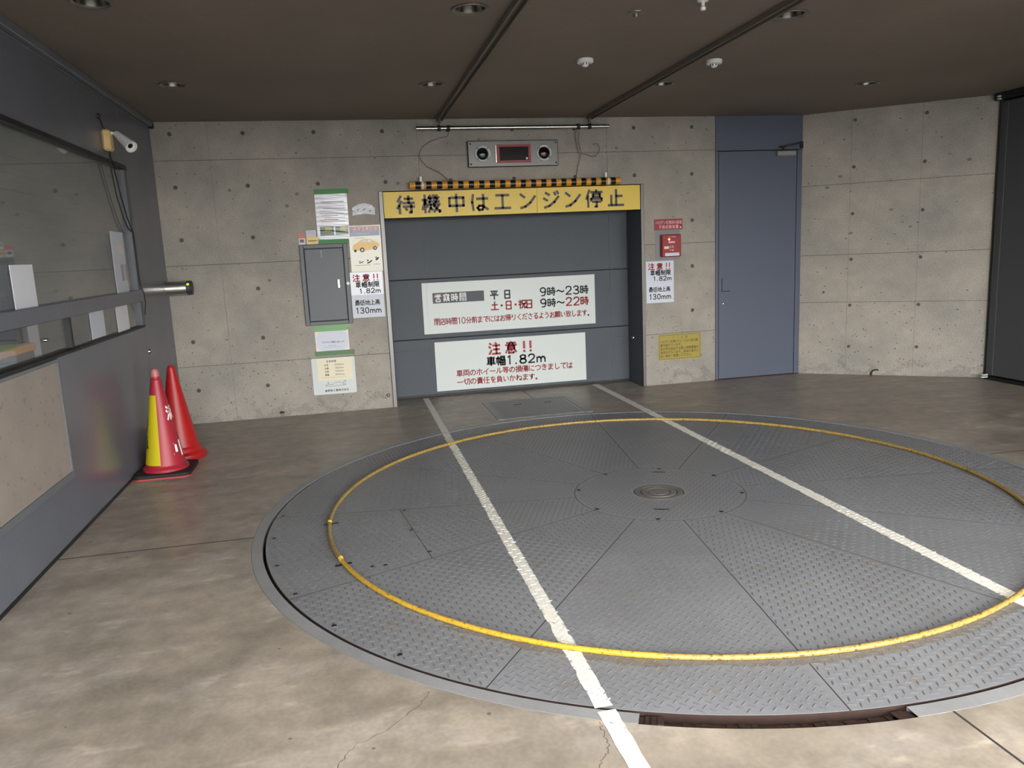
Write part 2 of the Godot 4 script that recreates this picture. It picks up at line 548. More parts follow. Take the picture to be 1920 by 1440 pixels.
func glyphs() -> void:
	G["待"] = temple(put([], "step", 0, 0, 32, 100), 34, 2, 100, 98)
	G["機"] = put([[48, 2, 38, 16, 50, 22], [56, 12, 40, 40, 58, 38], [84, 2, 74, 16, 86, 22], [94, 12, 76, 40, 96, 38], [34, 54, 100, 54], [65, 0, 68, 62, 98, 98], [98, 84, 98, 98], [92, 60, 64, 97], [48, 54, 46, 74, 34, 98], [46, 70, 58, 86]], "tree", 0, 0, 32, 100)
	G["中"] = [[10, 20, 90, 20, 90, 66, 10, 66, 10, 20], [50, 0, 50, 100]]
	G["停"] = put([[64, 0, 64, 12], [30, 13, 100, 13], [44, 24, 86, 24, 86, 40, 44, 40, 44, 24], [33, 66, 33, 52, 97, 52, 97, 66], [40, 69, 92, 69], [66, 69, 66, 97, 54, 98]], "man", 0, 0, 28, 100)
	G["止"] = [[52, 2, 52, 92], [52, 40, 90, 40], [22, 34, 22, 92], [2, 93, 98, 93]]
	G["営"] = [[20, 2, 28, 16], [48, 0, 52, 15], [82, 2, 72, 16], [6, 36, 6, 22, 94, 22, 94, 36], [30, 34, 70, 34, 70, 54, 30, 54, 30, 34], [20, 67, 82, 67, 82, 97, 20, 97, 20, 67], [50, 54, 46, 67]]
	G["業"] = [[38, 0, 38, 20], [60, 0, 60, 20], [16, 6, 24, 20], [84, 6, 76, 20], [4, 22, 96, 22], [32, 26, 38, 36], [68, 26, 62, 36], [12, 38, 88, 38], [16, 52, 84, 52], [4, 66, 96, 66], [50, 38, 50, 100], [46, 68, 6, 94], [54, 68, 94, 94]]
	G["日"] = put([], "sun", 8, 4, 92, 100)
	G["時"] = temple(put([], "sun", -2, 8, 36, 88), 40, 0, 100, 100)
	G["間"] = put(put([], "gate", 0, 0, 100, 100), "sun", 26, 46, 74, 98)
	G["閉"] = put([[26, 62, 76, 62], [56, 46, 56, 96, 46, 97], [54, 64, 30, 88]], "gate", 0, 0, 100, 100)
	G["平"] = [[10, 8, 90, 8], [24, 20, 32, 42], [76, 20, 66, 42], [2, 52, 98, 52], [50, 8, 50, 100]]
	G["土"] = put([], "earth", 0, 2, 100, 100)
	G["祝"] = put([[48, 6, 92, 6, 92, 44, 48, 44, 48, 6], [60, 44, 58, 70, 38, 98], [76, 44, 76, 92, 98, 92, 98, 76]], "altar", 0, 0, 38, 100)
	G["店"] = [[52, 0, 52, 10], [10, 12, 98, 12], [14, 12, 12, 60, 0, 98], [56, 20, 56, 56], [56, 36, 92, 36], [32, 56, 86, 56, 86, 96, 32, 96, 32, 56]]
	G["分"] = [[38, 2, 26, 26, 2, 50], [60, 2, 72, 26, 98, 50], [20, 50, 78, 50, 74, 94, 58, 96], [46, 50, 38, 78, 14, 98]]
	G["前"] = [[26, 0, 34, 14], [72, 0, 64, 14], [2, 18, 98, 18], [12, 98, 12, 30, 46, 30, 46, 96, 38, 98], [12, 50, 46, 50], [12, 70, 46, 70], [64, 32, 64, 78], [90, 28, 90, 96, 78, 98]]
	G["帰"] = [[8, 10, 8, 52], [26, 0, 26, 60, 8, 98], [40, 6, 88, 6, 88, 38, 40, 38], [40, 22, 88, 22], [38, 60, 38, 48, 98, 48, 98, 60], [46, 92, 46, 66, 90, 66, 90, 88], [68, 50, 68, 100]]
	G["願"] = [[4, 6, 48, 6], [8, 6, 8, 60, 0, 96], [28, 8, 24, 20], [16, 22, 44, 22, 44, 54, 16, 54, 16, 22], [16, 38, 44, 38], [30, 56, 30, 96, 24, 98], [18, 66, 10, 86], [40, 66, 48, 84], [52, 6, 98, 6], [74, 6, 70, 20], [58, 20, 94, 20, 94, 74, 58, 74, 58, 20], [58, 38, 94, 38], [58, 56, 94, 56], [68, 76, 52, 96], [84, 76, 98, 96]]
	G["致"] = [[2, 8, 48, 8], [22, 10, 8, 38, 42, 36], [36, 24, 46, 44], [6, 58, 46, 58], [26, 42, 26, 88], [0, 92, 48, 84], [66, 2, 52, 46], [60, 24, 98, 24], [90, 26, 76, 70, 46, 98], [58, 40, 74, 72, 98, 98]]
	G["注"] = put([[56, 0, 66, 14], [34, 24, 96, 24], [38, 58, 92, 58], [65, 24, 65, 94], [28, 95, 100, 95]], "water", 0, 0, 24, 100)
	G["意"] = [[50, 0, 50, 10], [10, 11, 90, 11], [32, 14, 36, 26], [68, 14, 62, 26], [2, 29, 98, 29], [22, 38, 78, 38, 78, 64, 22, 64, 22, 38], [22, 51, 78, 51], [12, 74, 4, 96], [30, 70, 30, 96, 70, 96, 72, 86], [48, 68, 56, 80], [82, 72, 94, 92]]
	G["車"] = [[8, 10, 92, 10], [18, 24, 82, 24, 82, 64, 18, 64, 18, 24], [18, 44, 82, 44], [2, 80, 98, 80], [50, 0, 50, 100]]
	G["幅"] = [[4, 76, 4, 22, 36, 22, 36, 70, 28, 70], [20, 0, 20, 100], [44, 4, 98, 4], [52, 16, 92, 16, 92, 36, 52, 36, 52, 16], [48, 48, 96, 48, 96, 98, 48, 98, 48, 48], [48, 73, 96, 73], [72, 48, 72, 98]]
	G["両"] = [[4, 6, 96, 6], [8, 98, 8, 28, 92, 28, 92, 96, 82, 98], [50, 6, 50, 74], [28, 46, 28, 76, 72, 76, 72, 46]]
	G["等"] = [[20, 0, 6, 22], [14, 10, 46, 10], [26, 12, 32, 24], [62, 0, 50, 22], [58, 10, 96, 10], [72, 12, 78, 24], [50, 22, 50, 50], [14, 34, 86, 34], [2, 50, 98, 50], [10, 68, 92, 68], [68, 52, 68, 94, 52, 98], [30, 74, 40, 88]]
	G["損"] = put([[50, 2, 90, 2, 90, 22, 50, 22, 50, 2], [46, 32, 94, 32, 94, 80, 46, 80, 46, 32], [46, 48, 94, 48], [46, 64, 94, 64], [60, 82, 42, 98], [80, 82, 98, 98]], "hand", 0, 0, 38, 100)
	G["傷"] = put([[44, 0, 34, 20], [40, 10, 98, 10], [42, 20, 90, 20, 90, 46, 42, 46, 42, 20], [42, 33, 90, 33], [30, 57, 98, 57], [46, 57, 34, 78], [44, 68, 96, 68, 92, 96, 82, 97], [62, 68, 42, 98], [78, 68, 62, 98]], "man", 0, 0, 26, 100)
	G["一"] = [[2, 52, 98, 52]]
	G["切"] = [[0, 40, 46, 28], [22, 6, 22, 72, 30, 78, 44, 70], [48, 12, 96, 12, 92, 90, 76, 96], [72, 12, 68, 60, 42, 98]]
	G["責"] = [[10, 8, 90, 8], [16, 22, 84, 22], [2, 36, 98, 36], [50, 0, 50, 36], [20, 44, 80, 44, 80, 84, 20, 84, 20, 44], [20, 57, 80, 57], [20, 70, 80, 70], [36, 86, 10, 98], [64, 86, 92, 98]]
	G["任"] = put([[90, 4, 40, 14], [32, 48, 100, 48], [64, 12, 64, 94], [38, 95, 96, 95]], "man", 0, 0, 28, 100)
	G["負"] = [[36, 0, 10, 30], [32, 10, 72, 10, 56, 30], [18, 30, 82, 30, 82, 80, 18, 80, 18, 30], [18, 47, 82, 47], [18, 63, 82, 63], [36, 82, 8, 98], [64, 82, 92, 98]]
	G["制"] = [[18, 4, 6, 30], [12, 18, 56, 18], [0, 38, 62, 38], [32, 0, 32, 100], [8, 90, 8, 56, 56, 56, 56, 88, 48, 88], [74, 8, 74, 72], [96, 0, 96, 96, 82, 98]]
	G["限"] = [[6, 100, 6, 4, 34, 4, 22, 38, 36, 54, 34, 70, 20, 72], [48, 25, 90, 25], [66, 86, 48, 94, 48, 4, 90, 4, 90, 46, 48, 46], [62, 48, 74, 74, 98, 98], [92, 58, 74, 68]]
	G["最"] = [[22, 2, 78, 2, 78, 28, 22, 28, 22, 2], [22, 15, 78, 15], [2, 40, 98, 40], [14, 40, 14, 92], [44, 40, 44, 100], [14, 57, 44, 57], [14, 74, 44, 74], [0, 94, 50, 88], [54, 56, 94, 56, 80, 80, 54, 98], [58, 62, 74, 84, 98, 98]]
	G["低"] = put([[96, 4, 40, 14, 40, 82], [30, 88, 58, 76], [40, 44, 100, 44], [68, 8, 76, 60, 98, 80], [32, 97, 90, 97]], "man", 0, 0, 28, 100)
	G["地"] = [[0, 34, 36, 34], [18, 4, 18, 80], [0, 88, 38, 76], [38, 46, 96, 28, 94, 62, 84, 66], [50, 14, 50, 84, 56, 94, 98, 94, 98, 78], [72, 0, 72, 74]]
	G["上"] = [[46, 2, 46, 92], [46, 38, 88, 38], [2, 94, 98, 94]]
	G["高"] = [[50, 0, 50, 10], [4, 12, 96, 12], [28, 22, 72, 22, 72, 40, 28, 40, 28, 22], [8, 100, 8, 52, 92, 52, 92, 96, 82, 98], [30, 65, 70, 65, 70, 86, 30, 86, 30, 65]]
	G["化"] = put([[92, 16, 48, 50], [50, 2, 50, 86, 60, 94, 96, 94, 98, 72]], "man", 0, 0, 30, 100)
	G["物"] = [[14, 4, 2, 40], [10, 24, 44, 24], [24, 0, 24, 100], [0, 66, 44, 52], [58, 0, 42, 42], [56, 20, 98, 20, 94, 88, 78, 96], [70, 22, 46, 72], [86, 22, 58, 92]]
	G["消"] = put([[66, 0, 66, 30], [40, 8, 48, 24], [94, 6, 84, 24], [42, 98, 42, 32, 90, 32, 90, 96, 80, 98], [42, 52, 90, 52], [42, 70, 90, 70]], "water", 0, 0, 24, 100)
	G["火"] = [[50, 0, 48, 50, 4, 98], [52, 44, 96, 98], [18, 26, 26, 52], [86, 22, 72, 50]]
	G["設"] = [[6, 10, 36, 10], [0, 26, 42, 26], [6, 40, 36, 40], [6, 54, 36, 54], [8, 68, 34, 68, 34, 94, 8, 94, 8, 68], [46, 42, 56, 26, 58, 4, 82, 4, 82, 34, 96, 36], [48, 50, 90, 50, 74, 78, 44, 98], [56, 56, 72, 80, 98, 98]]
	G["備"] = put([[30, 12, 98, 12], [50, 0, 50, 22], [78, 0, 78, 22], [30, 30, 98, 30], [38, 30, 38, 70, 28, 98], [48, 98, 48, 46, 92, 46, 92, 96, 84, 96], [48, 62, 92, 62], [48, 78, 92, 78], [70, 46, 70, 98]], "man", 0, 0, 26, 100)
	G["手"] = [[84, 4, 18, 12], [10, 32, 90, 32], [2, 56, 98, 56], [52, 8, 52, 92, 34, 96]]
	G["動"] = [[50, 2, 8, 10], [0, 20, 58, 20], [8, 32, 50, 32, 50, 58, 8, 58, 8, 32], [8, 45, 50, 45], [29, 6, 29, 88], [4, 72, 54, 72], [0, 92, 58, 86], [58, 30, 96, 30, 92, 90, 78, 96], [76, 2, 74, 50, 52, 98]]
	G["起"] = [[10, 16, 48, 16], [2, 36, 54, 36], [28, 0, 28, 84], [28, 58, 50, 58], [12, 54, 10, 78, 0, 98], [12, 76, 32, 92, 98, 94], [58, 10, 92, 10, 92, 38, 60, 38, 60, 70, 96, 70, 96, 56]]
	G["装"] = [[22, 0, 22, 46], [4, 8, 12, 20], [0, 40, 22, 28], [34, 14, 98, 14], [66, 0, 66, 40], [40, 40, 92, 40], [50, 42, 50, 52], [2, 54, 98, 54], [48, 56, 4, 86], [34, 70, 34, 98, 58, 90], [54, 58, 70, 82, 98, 98], [90, 62, 70, 74]]
	G["置"] = [[8, 2, 92, 2, 92, 22, 8, 22, 8, 2], [36, 2, 36, 22], [64, 2, 64, 22], [4, 34, 96, 34], [50, 24, 50, 44], [28, 44, 82, 44, 82, 84, 28, 84, 28, 44], [28, 57, 82, 57], [28, 70, 82, 70], [10, 48, 10, 96, 98, 96]]
	G["利"] = [[48, 2, 8, 12], [0, 32, 56, 32], [28, 8, 28, 100], [26, 36, 0, 76], [30, 40, 56, 64], [70, 10, 70, 72], [94, 0, 94, 96, 80, 98]]
	G["用"] = [[2, 98, 12, 60, 12, 4, 90, 4, 90, 96, 78, 98], [12, 34, 90, 34], [12, 62, 90, 62], [50, 4, 50, 98]]
	G["全"] = [[2, 46, 30, 26, 50, 0, 72, 26, 98, 46], [22, 46, 78, 46], [18, 70, 82, 70], [50, 46, 50, 94], [4, 95, 96, 95]]
	G["長"] = [[22, 2, 22, 94, 48, 86], [22, 4, 86, 4], [22, 20, 80, 20], [22, 36, 80, 36], [2, 52, 98, 52], [46, 54, 66, 82, 98, 98], [86, 60, 66, 72]]
	G["重"] = [[88, 2, 14, 8], [4, 20, 96, 20], [18, 32, 82, 32, 82, 64, 18, 64, 18, 32], [18, 48, 82, 48], [50, 6, 50, 94], [10, 78, 90, 78], [2, 95, 98, 95]]
	G["量"] = [[22, 2, 78, 2, 78, 28, 22, 28, 22, 2], [22, 15, 78, 15], [2, 38, 98, 38], [18, 48, 82, 48, 82, 70, 18, 70, 18, 48], [18, 59, 82, 59], [50, 48, 50, 94], [10, 82, 90, 82], [2, 96, 98, 96]]
	G["新"] = [[28, 0, 28, 12], [4, 14, 52, 14], [14, 18, 20, 32], [42, 18, 36, 32], [0, 36, 56, 36], [4, 54, 52, 54], [28, 38, 28, 100], [26, 58, 2, 86], [32, 60, 52, 80], [92, 2, 64, 12, 64, 60, 54, 98], [64, 42, 100, 42], [84, 42, 84, 100]]
	G["明"] = put([[40, 98, 52, 60, 52, 4, 94, 4, 94, 96, 82, 98], [52, 34, 94, 34], [52, 62, 94, 62]], "sun", 0, 6, 40, 84)
	G["和"] = [[46, 4, 8, 14], [0, 34, 54, 34], [28, 8, 28, 100], [26, 38, 2, 76], [32, 42, 52, 64], [62, 20, 94, 20, 94, 86, 62, 86, 62, 20]]
	G["工"] = [[8, 12, 92, 12], [50, 12, 50, 90], [2, 90, 98, 90]]
	G["株"] = put([[58, 6, 46, 34], [52, 20, 94, 20], [40, 44, 100, 44], [72, 0, 72, 100], [70, 46, 42, 86], [74, 46, 100, 86]], "tree", 0, 0, 40, 100)
	G["式"] = [[2, 26, 98, 26], [66, 0, 70, 54, 96, 96, 96, 78], [80, 4, 92, 16], [8, 50, 56, 50], [32, 50, 32, 86], [2, 94, 60, 82]]
	G["会"] = [[2, 42, 30, 22, 50, 0, 70, 22, 98, 42], [28, 42, 72, 42], [8, 58, 92, 58], [40, 60, 22, 92, 82, 86], [66, 72, 86, 98]]
	G["社"] = put([[70, 6, 70, 92], [44, 38, 98, 38], [38, 94, 100, 94]], "altar", 0, 0, 38, 100)
	G["満"] = put([[32, 14, 98, 14], [50, 0, 50, 28], [80, 0, 80, 28], [36, 100, 36, 44, 94, 44, 94, 96, 86, 98], [64, 28, 64, 84], [32, 28, 98, 28], [50, 58, 50, 84, 80, 84, 80, 58]], "water", 0, 0, 24, 100)
	G["剤"] = [[28, 0, 28, 10], [2, 12, 56, 12], [46, 14, 28, 34, 2, 44], [12, 14, 30, 34, 58, 44], [18, 46, 18, 70, 4, 98], [42, 46, 42, 98], [18, 60, 42, 60], [70, 10, 70, 72], [94, 0, 94, 98]]
	G["放"] = [[26, 0, 26, 14], [2, 18, 52, 18], [20, 20, 18, 60, 2, 98], [20, 44, 46, 44, 44, 90, 34, 96], [68, 0, 54, 40], [62, 22, 100, 22], [88, 24, 78, 64, 50, 98], [60, 40, 76, 70, 100, 98]]
	G["出"] = [[50, 0, 50, 94], [16, 14, 16, 46, 84, 46, 84, 14], [8, 58, 8, 96, 92, 96, 92, 58]]
	G["退"] = put([[18, 78, 40, 94, 100, 94], [40, 24, 86, 24], [58, 68, 40, 76, 40, 6, 86, 6, 86, 42, 40, 42], [60, 44, 72, 64, 96, 78]], "walk", 0, 0, 22, 100)
	G["避"] = put([[16, 80, 40, 94, 100, 94], [22, 76, 28, 50, 28, 8, 54, 8, 54, 24, 28, 24], [34, 40, 54, 40, 54, 70, 34, 70, 34, 40], [80, 4, 80, 14], [60, 16, 100, 16], [68, 20, 72, 32], [92, 20, 88, 32], [60, 36, 100, 36], [64, 54, 98, 54], [80, 36, 80, 80]], "walk", 0, 0, 20, 100)
	G["警"] = [[4, 8, 96, 8], [28, 0, 28, 16], [20, 18, 12, 34], [18, 22, 50, 22, 46, 44], [70, 10, 58, 36], [64, 18, 98, 18], [92, 20, 60, 46], [68, 22, 98, 46], [12, 56, 88, 56], [22, 66, 78, 66], [22, 75, 78, 75], [24, 84, 76, 84, 76, 98, 24, 98, 24, 84]]
	G["報"] = [[6, 14, 48, 14], [0, 30, 54, 30], [26, 0, 26, 30], [14, 34, 18, 46], [42, 34, 36, 46], [2, 50, 52, 50], [6, 68, 48, 68], [27, 50, 27, 100], [60, 100, 60, 4, 92, 4, 90, 30, 80, 32], [60, 44, 94, 44, 60, 98], [66, 52, 98, 98]]
	G["送"] = put([[18, 78, 40, 94, 100, 94], [46, 2, 54, 16], [86, 2, 76, 16], [36, 20, 96, 20], [32, 44, 100, 44], [66, 20, 64, 56, 36, 80], [68, 48, 96, 78]], "walk", 0, 0, 22, 100)
	G["行"] = put([[48, 10, 94, 10], [42, 38, 100, 38], [76, 38, 76, 96, 60, 98]], "step", 0, 0, 36, 100)
	G["指"] = put([[92, 4, 56, 18], [54, 2, 54, 34, 96, 34], [52, 48, 92, 48, 92, 96, 52, 96, 52, 48], [52, 72, 92, 72]], "hand", 0, 0, 38, 100)
	G["示"] = [[18, 8, 82, 8], [2, 36, 98, 36], [50, 36, 50, 94, 38, 96], [26, 52, 4, 88], [74, 52, 96, 88]]
	G["従"] = put([[48, 2, 56, 18], [90, 2, 80, 18], [40, 24, 98, 24], [70, 24, 70, 90], [70, 54, 94, 54], [50, 46, 48, 74, 36, 98], [48, 76, 66, 92, 100, 94]], "step", 0, 0, 34, 100)
	G["室"] = [[50, 0, 50, 10], [6, 28, 6, 12, 94, 12, 94, 28], [18, 34, 82, 34], [44, 36, 28, 54, 74, 52], [62, 42, 80, 60], [16, 72, 84, 72], [50, 58, 50, 94], [2, 95, 98, 95]]
	G["外"] = [[28, 0, 4, 48], [22, 20, 52, 20, 40, 68, 6, 98], [18, 42, 38, 60], [72, 0, 72, 100], [72, 38, 98, 60]]
	G["下"] = [[2, 8, 98, 8], [46, 8, 46, 98], [52, 34, 82, 58]]
	G["容"] = [[50, 0, 50, 10], [6, 28, 6, 12, 94, 12, 94, 28], [34, 24, 14, 42], [66, 24, 86, 42], [2, 70, 50, 36, 98, 70], [26, 66, 76, 66, 76, 98, 26, 98, 26, 66]]
	G["収"] = [[10, 14, 10, 70, 34, 60], [36, 0, 36, 100], [48, 12, 92, 12, 78, 60, 44, 98], [54, 30, 72, 66, 98, 98]]
	G["は"] = [[14, 6, 8, 50, 14, 96], [34, 30, 98, 30], [72, 6, 74, 78, 66, 92, 46, 94, 38, 82, 48, 70, 66, 70, 98, 92]]
	G["エ"] = [[12, 14, 88, 14], [50, 14, 50, 88], [4, 88, 96, 88]]
	G["ン"] = [[8, 12, 34, 32], [8, 92, 36, 84, 66, 62, 96, 24]]
	G["ジ"] = [[18, 8, 42, 22], [6, 40, 30, 54], [10, 94, 40, 84, 70, 62, 96, 30], [70, 6, 78, 22], [86, 0, 94, 16]]
	G["ま"] = [[8, 18, 92, 18], [14, 44, 86, 44], [52, 2, 52, 78, 42, 94, 22, 94, 14, 82, 26, 70, 52, 72, 90, 94]]
	G["で"] = [[4, 18, 92, 14, 58, 32, 46, 60, 58, 86, 82, 92], [72, 42, 80, 58], [88, 36, 96, 52]]
	G["に"] = [[16, 8, 8, 52, 16, 94], [44, 24, 90, 24], [40, 60, 46, 84, 64, 92, 96, 88]]
	G["お"] = [[6, 26, 72, 26], [38, 4, 38, 88, 22, 92, 8, 76, 30, 56, 62, 46, 86, 56, 92, 74, 80, 92, 58, 94], [78, 14, 96, 30]]
	G["り"] = [[22, 8, 20, 52, 34, 26], [76, 6, 80, 46, 68, 76, 40, 98]]
	G["く"] = [[74, 4, 24, 50, 78, 98]]
	G["だ"] = [[4, 24, 66, 24], [38, 4, 10, 96], [48, 52, 88, 50], [46, 72, 56, 90, 92, 90], [76, 2, 84, 16], [92, 0, 98, 12]]
	G["さ"] = [[6, 28, 94, 22], [44, 2, 60, 40, 78, 64], [22, 62, 26, 84, 46, 94, 78, 92]]
	G["る"] = [[18, 10, 80, 10, 18, 62, 50, 46, 84, 54, 88, 78, 66, 94, 42, 92, 34, 80, 48, 70, 62, 78, 66, 94]]
	G["よ"] = [[54, 28, 92, 26], [52, 2, 52, 76, 38, 92, 18, 88, 16, 74, 34, 66, 58, 72, 92, 94]]
	G["う"] = [[26, 4, 72, 10], [14, 38, 56, 26, 82, 40, 78, 70, 34, 98]]
	G["い"] = [[12, 14, 18, 72, 30, 88, 44, 72], [72, 20, 92, 72]]
	G["し"] = [[26, 4, 24, 72, 38, 94, 64, 92, 92, 66]]
	G["す"] = [[2, 24, 98, 24], [58, 2, 58, 50, 44, 62, 32, 52, 42, 38, 58, 44, 58, 70, 32, 98]]
	G["の"] = [[52, 16, 38, 70, 20, 86, 6, 64, 14, 34, 42, 14, 72, 18, 94, 44, 84, 76, 54, 94]]
	G["ホ"] = [[6, 26, 94, 26], [50, 2, 50, 94, 38, 92], [26, 44, 6, 82], [74, 44, 94, 82]]
	G["イ"] = [[90, 4, 54, 38, 4, 62], [58, 36, 58, 98]]
	G["ー"] = [[4, 50, 96, 50]]
	G["ル"] = [[30, 12, 28, 56, 2, 92], [58, 8, 58, 88, 98, 56]]
	G["つ"] = [[2, 34, 56, 18, 90, 30, 92, 58, 70, 80, 32, 88]]
	G["き"] = [[10, 20, 82, 14], [10, 42, 88, 34], [40, 0, 72, 66, 40, 58], [20, 70, 28, 90, 74, 94]]
	G["て"] = [[4, 16, 94, 12, 58, 32, 46, 60, 58, 86, 82, 92]]
	G["を"] = [[10, 18, 84, 18], [46, 0, 22, 54, 48, 42, 60, 60, 58, 76], [90, 38, 42, 66, 36, 84, 52, 94, 86, 92]]
	G["か"] = [[4, 30, 58, 28, 56, 84, 40, 94], [36, 4, 8, 94], [76, 24, 96, 58]]
	G["ね"] = [[24, 2, 24, 98], [4, 28, 36, 26, 4, 78], [26, 60, 58, 30, 84, 36, 92, 64, 84, 90, 64, 92, 58, 80, 72, 74, 98, 94]]
	G["な"] = [[4, 22, 54, 22], [34, 2, 10, 58], [68, 14, 92, 28], [66, 40, 66, 80, 52, 94, 36, 88, 42, 76, 62, 76, 90, 94]]
	G["こ"] = [[18, 14, 80, 16], [14, 64, 26, 86, 88, 88]]
	G["け"] = [[14, 8, 8, 50, 14, 94], [36, 30, 98, 30], [72, 4, 72, 60, 50, 98]]
	G["へ"] = [[4, 56, 34, 28, 96, 80]]
	G["ハ"] = [[32, 16, 24, 56, 4, 90], [66, 14, 80, 50, 96, 90]]
	G["ロ"] = [[12, 16, 88, 16, 88, 88, 12, 88, 12, 16]]
	G["ゲ"] = [[28, 4, 20, 34, 4, 60], [24, 26, 94, 26], [64, 26, 56, 66, 30, 98], [74, 2, 80, 16], [90, 0, 96, 14]]
	G["ア"] = [[6, 12, 92, 12, 62, 44], [48, 34, 44, 70, 18, 98]]
	G["ド"] = [[36, 2, 36, 98], [36, 38, 80, 60], [66, 6, 74, 22], [84, 0, 92, 16]]
	G["リ"] = [[22, 6, 22, 60], [78, 4, 78, 50, 66, 80, 38, 98]]
	G["グ"] = [[34, 4, 22, 36, 4, 58], [30, 20, 84, 20, 76, 56, 30, 98], [78, 0, 84, 12], [92, 0, 98, 10]]
	G["ょ"] = [[54, 48, 86, 47], [52, 34, 52, 82, 40, 94, 24, 90, 24, 80, 38, 76, 56, 80, 86, 96]]
	G["〜"] = [[4, 58, 16, 46, 30, 44, 50, 54, 70, 62, 84, 60, 96, 48]]
	G["・"] = [[40, 46, 60, 46], [40, 54, 60, 54]]
	G["。"] = [[8, 80, 26, 80, 26, 98, 8, 98, 8, 80]]
	G["0"] = [[50, 3, 22, 14, 12, 50, 22, 86, 50, 97, 78, 86, 88, 50, 78, 14, 50, 3]]
	G["1"] = [[28, 20, 56, 4, 56, 99]]
	G["2"] = [[12, 28, 22, 9, 50, 2, 78, 9, 88, 28, 76, 50, 12, 96, 90, 96]]
	G["3"] = [[12, 18, 40, 3, 72, 7, 84, 26, 70, 44, 42, 48, 72, 52, 90, 72, 76, 92, 44, 98, 10, 84]]
	G["5"] = [[84, 4, 26, 4, 20, 46, 50, 40, 82, 52, 88, 74, 68, 96, 34, 96, 10, 84]]
	G["8"] = [[50, 3, 22, 11, 16, 26, 28, 42, 50, 47, 72, 42, 84, 26, 78, 11, 50, 3], [50, 47, 20, 56, 10, 74, 22, 92, 50, 98, 78, 92, 90, 74, 80, 56, 50, 47]]
	G["9"] = [[86, 36, 70, 54, 40, 58, 14, 42, 14, 18, 36, 4, 64, 4, 86, 22, 86, 60, 70, 92, 26, 98]]
	G["m"] = [[8, 38, 8, 99], [8, 52, 28, 39, 44, 46, 49, 60, 49, 99], [49, 58, 66, 39, 84, 46, 91, 60, 91, 99]]
	G["k"] = [[20, 2, 20, 98], [80, 38, 20, 74], [44, 62, 84, 98]]
	G["g"] = [[80, 40, 80, 100, 60, 118, 24, 112], [80, 56, 60, 40, 34, 42, 18, 60, 18, 76, 34, 92, 60, 92, 80, 78]]
	G["."] = [[38, 94, 62, 94]]
	G["!"] = [[50, 0, 50, 66], [50, 86, 50, 99]]

# strokes of one character into mb; place maps (x, y down) in metres to a point, w is half the stroke
func char_into(mb: MB, c: String, x: float, y: float, cw: float, ch: float, w: float, place: Callable) -> void:
	if not G.has(c):
		if c != " ":
			print("no glyph ", c)
		return
	for s in G[c]:
		var pts: Array = []
		for i in range(0, s.size(), 2):
			pts.append(Vector2(x + s[i] * cw / 100.0, y + s[i + 1] * ch / 100.0))
		for i in pts.size() - 1:
			var d: Vector2 = (pts[i + 1] - pts[i]).normalized()
			var o := Vector2(-d.y, d.x) * w
			var e0: float = w * 0.75 if i > 0 else w * 0.35
			var e1: float = w * 0.75 if i < pts.size() - 2 else w * 0.35
			var a: Vector2 = pts[i] - d * e0
			var b: Vector2 = pts[i + 1] + d * e1
			var q: Array = []
			for k in [a - o, b - o, b + o, a + o]:
				q.append(place.call(k))
			var nn: Vector3 = (q[1] - q[0]).cross(q[3] - q[0]).normalized()
			if nn.dot(place.call(Vector2(INF, 0))) < 0.0:
				nn = -nn
			mb.quad(q[0], q[1], q[2], q[3], nn)

# a line of text; adv is the step between characters, narrow ones take nar of it
func line_into(mb: MB, s: String, x: float, y: float, cw: float, ch: float, adv: float, w: float, place: Callable, nar := 0.72) -> float:
	for c in s:
		var thin: bool = c in "0123589.!1m"
		var k := 1.0
		if thin:
			k = nar
		if c in ".!":
			k = nar * 0.6
		if c == "m":
			k = nar * 1.25
		if c == "1":
			k = nar * 0.85
		char_into(mb, c, x, y, cw * k, ch, w, place)
		x += adv * k + (adv - cw) * (1.0 - k)
	return x

func on_wall(o: Vector3, ex := Vector3.RIGHT, out := Vector3.BACK) -> Callable:   # upright face: x along ex, y down from o
	return func(p: Vector2) -> Vector3:
		if p.x == INF:
			return out
		return o + ex * p.x + Vector3.DOWN * p.y

# ------------------------------------------------------------------ cast walls with formwork joints and tie holes
func wpos(o: Node) -> Vector3:
	var p := Vector3.ZERO
	while o != null and o != self:
		p += (o as Node3D).position
		o = o.get_parent()
	return p

# part built in world coordinates under a thing that is not turned
func part(called: String, mb: MB, m: Material, parent: Node3D, label := "") -> MeshInstance3D:
	var o := obj(called, mb, m, parent, label, -wpos(parent))
	if called == "lettering":
		o.set_meta("kind", "stuff")
	return o

# a line of text as parts: one per character when they are large, else one part of small print
func say(parent: Node3D, m: Material, s: String, x: float, y: float, cw: float, ch: float, adv: float, w: float, place: Callable, nar := 0.72) -> void:
	if ch < 0.06:
		var b := MB.new()
		line_into(b, s, x, y, cw, ch, adv, w, place, nar)
		part("lettering", b, m, parent)
		return
	for c in s:
		var b := MB.new()
		var nx := line_into(b, c, x, y, cw, ch, adv, w, place, nar)
		if b.v.size() > 0:
			part("character", b, m, parent)
		x = nx

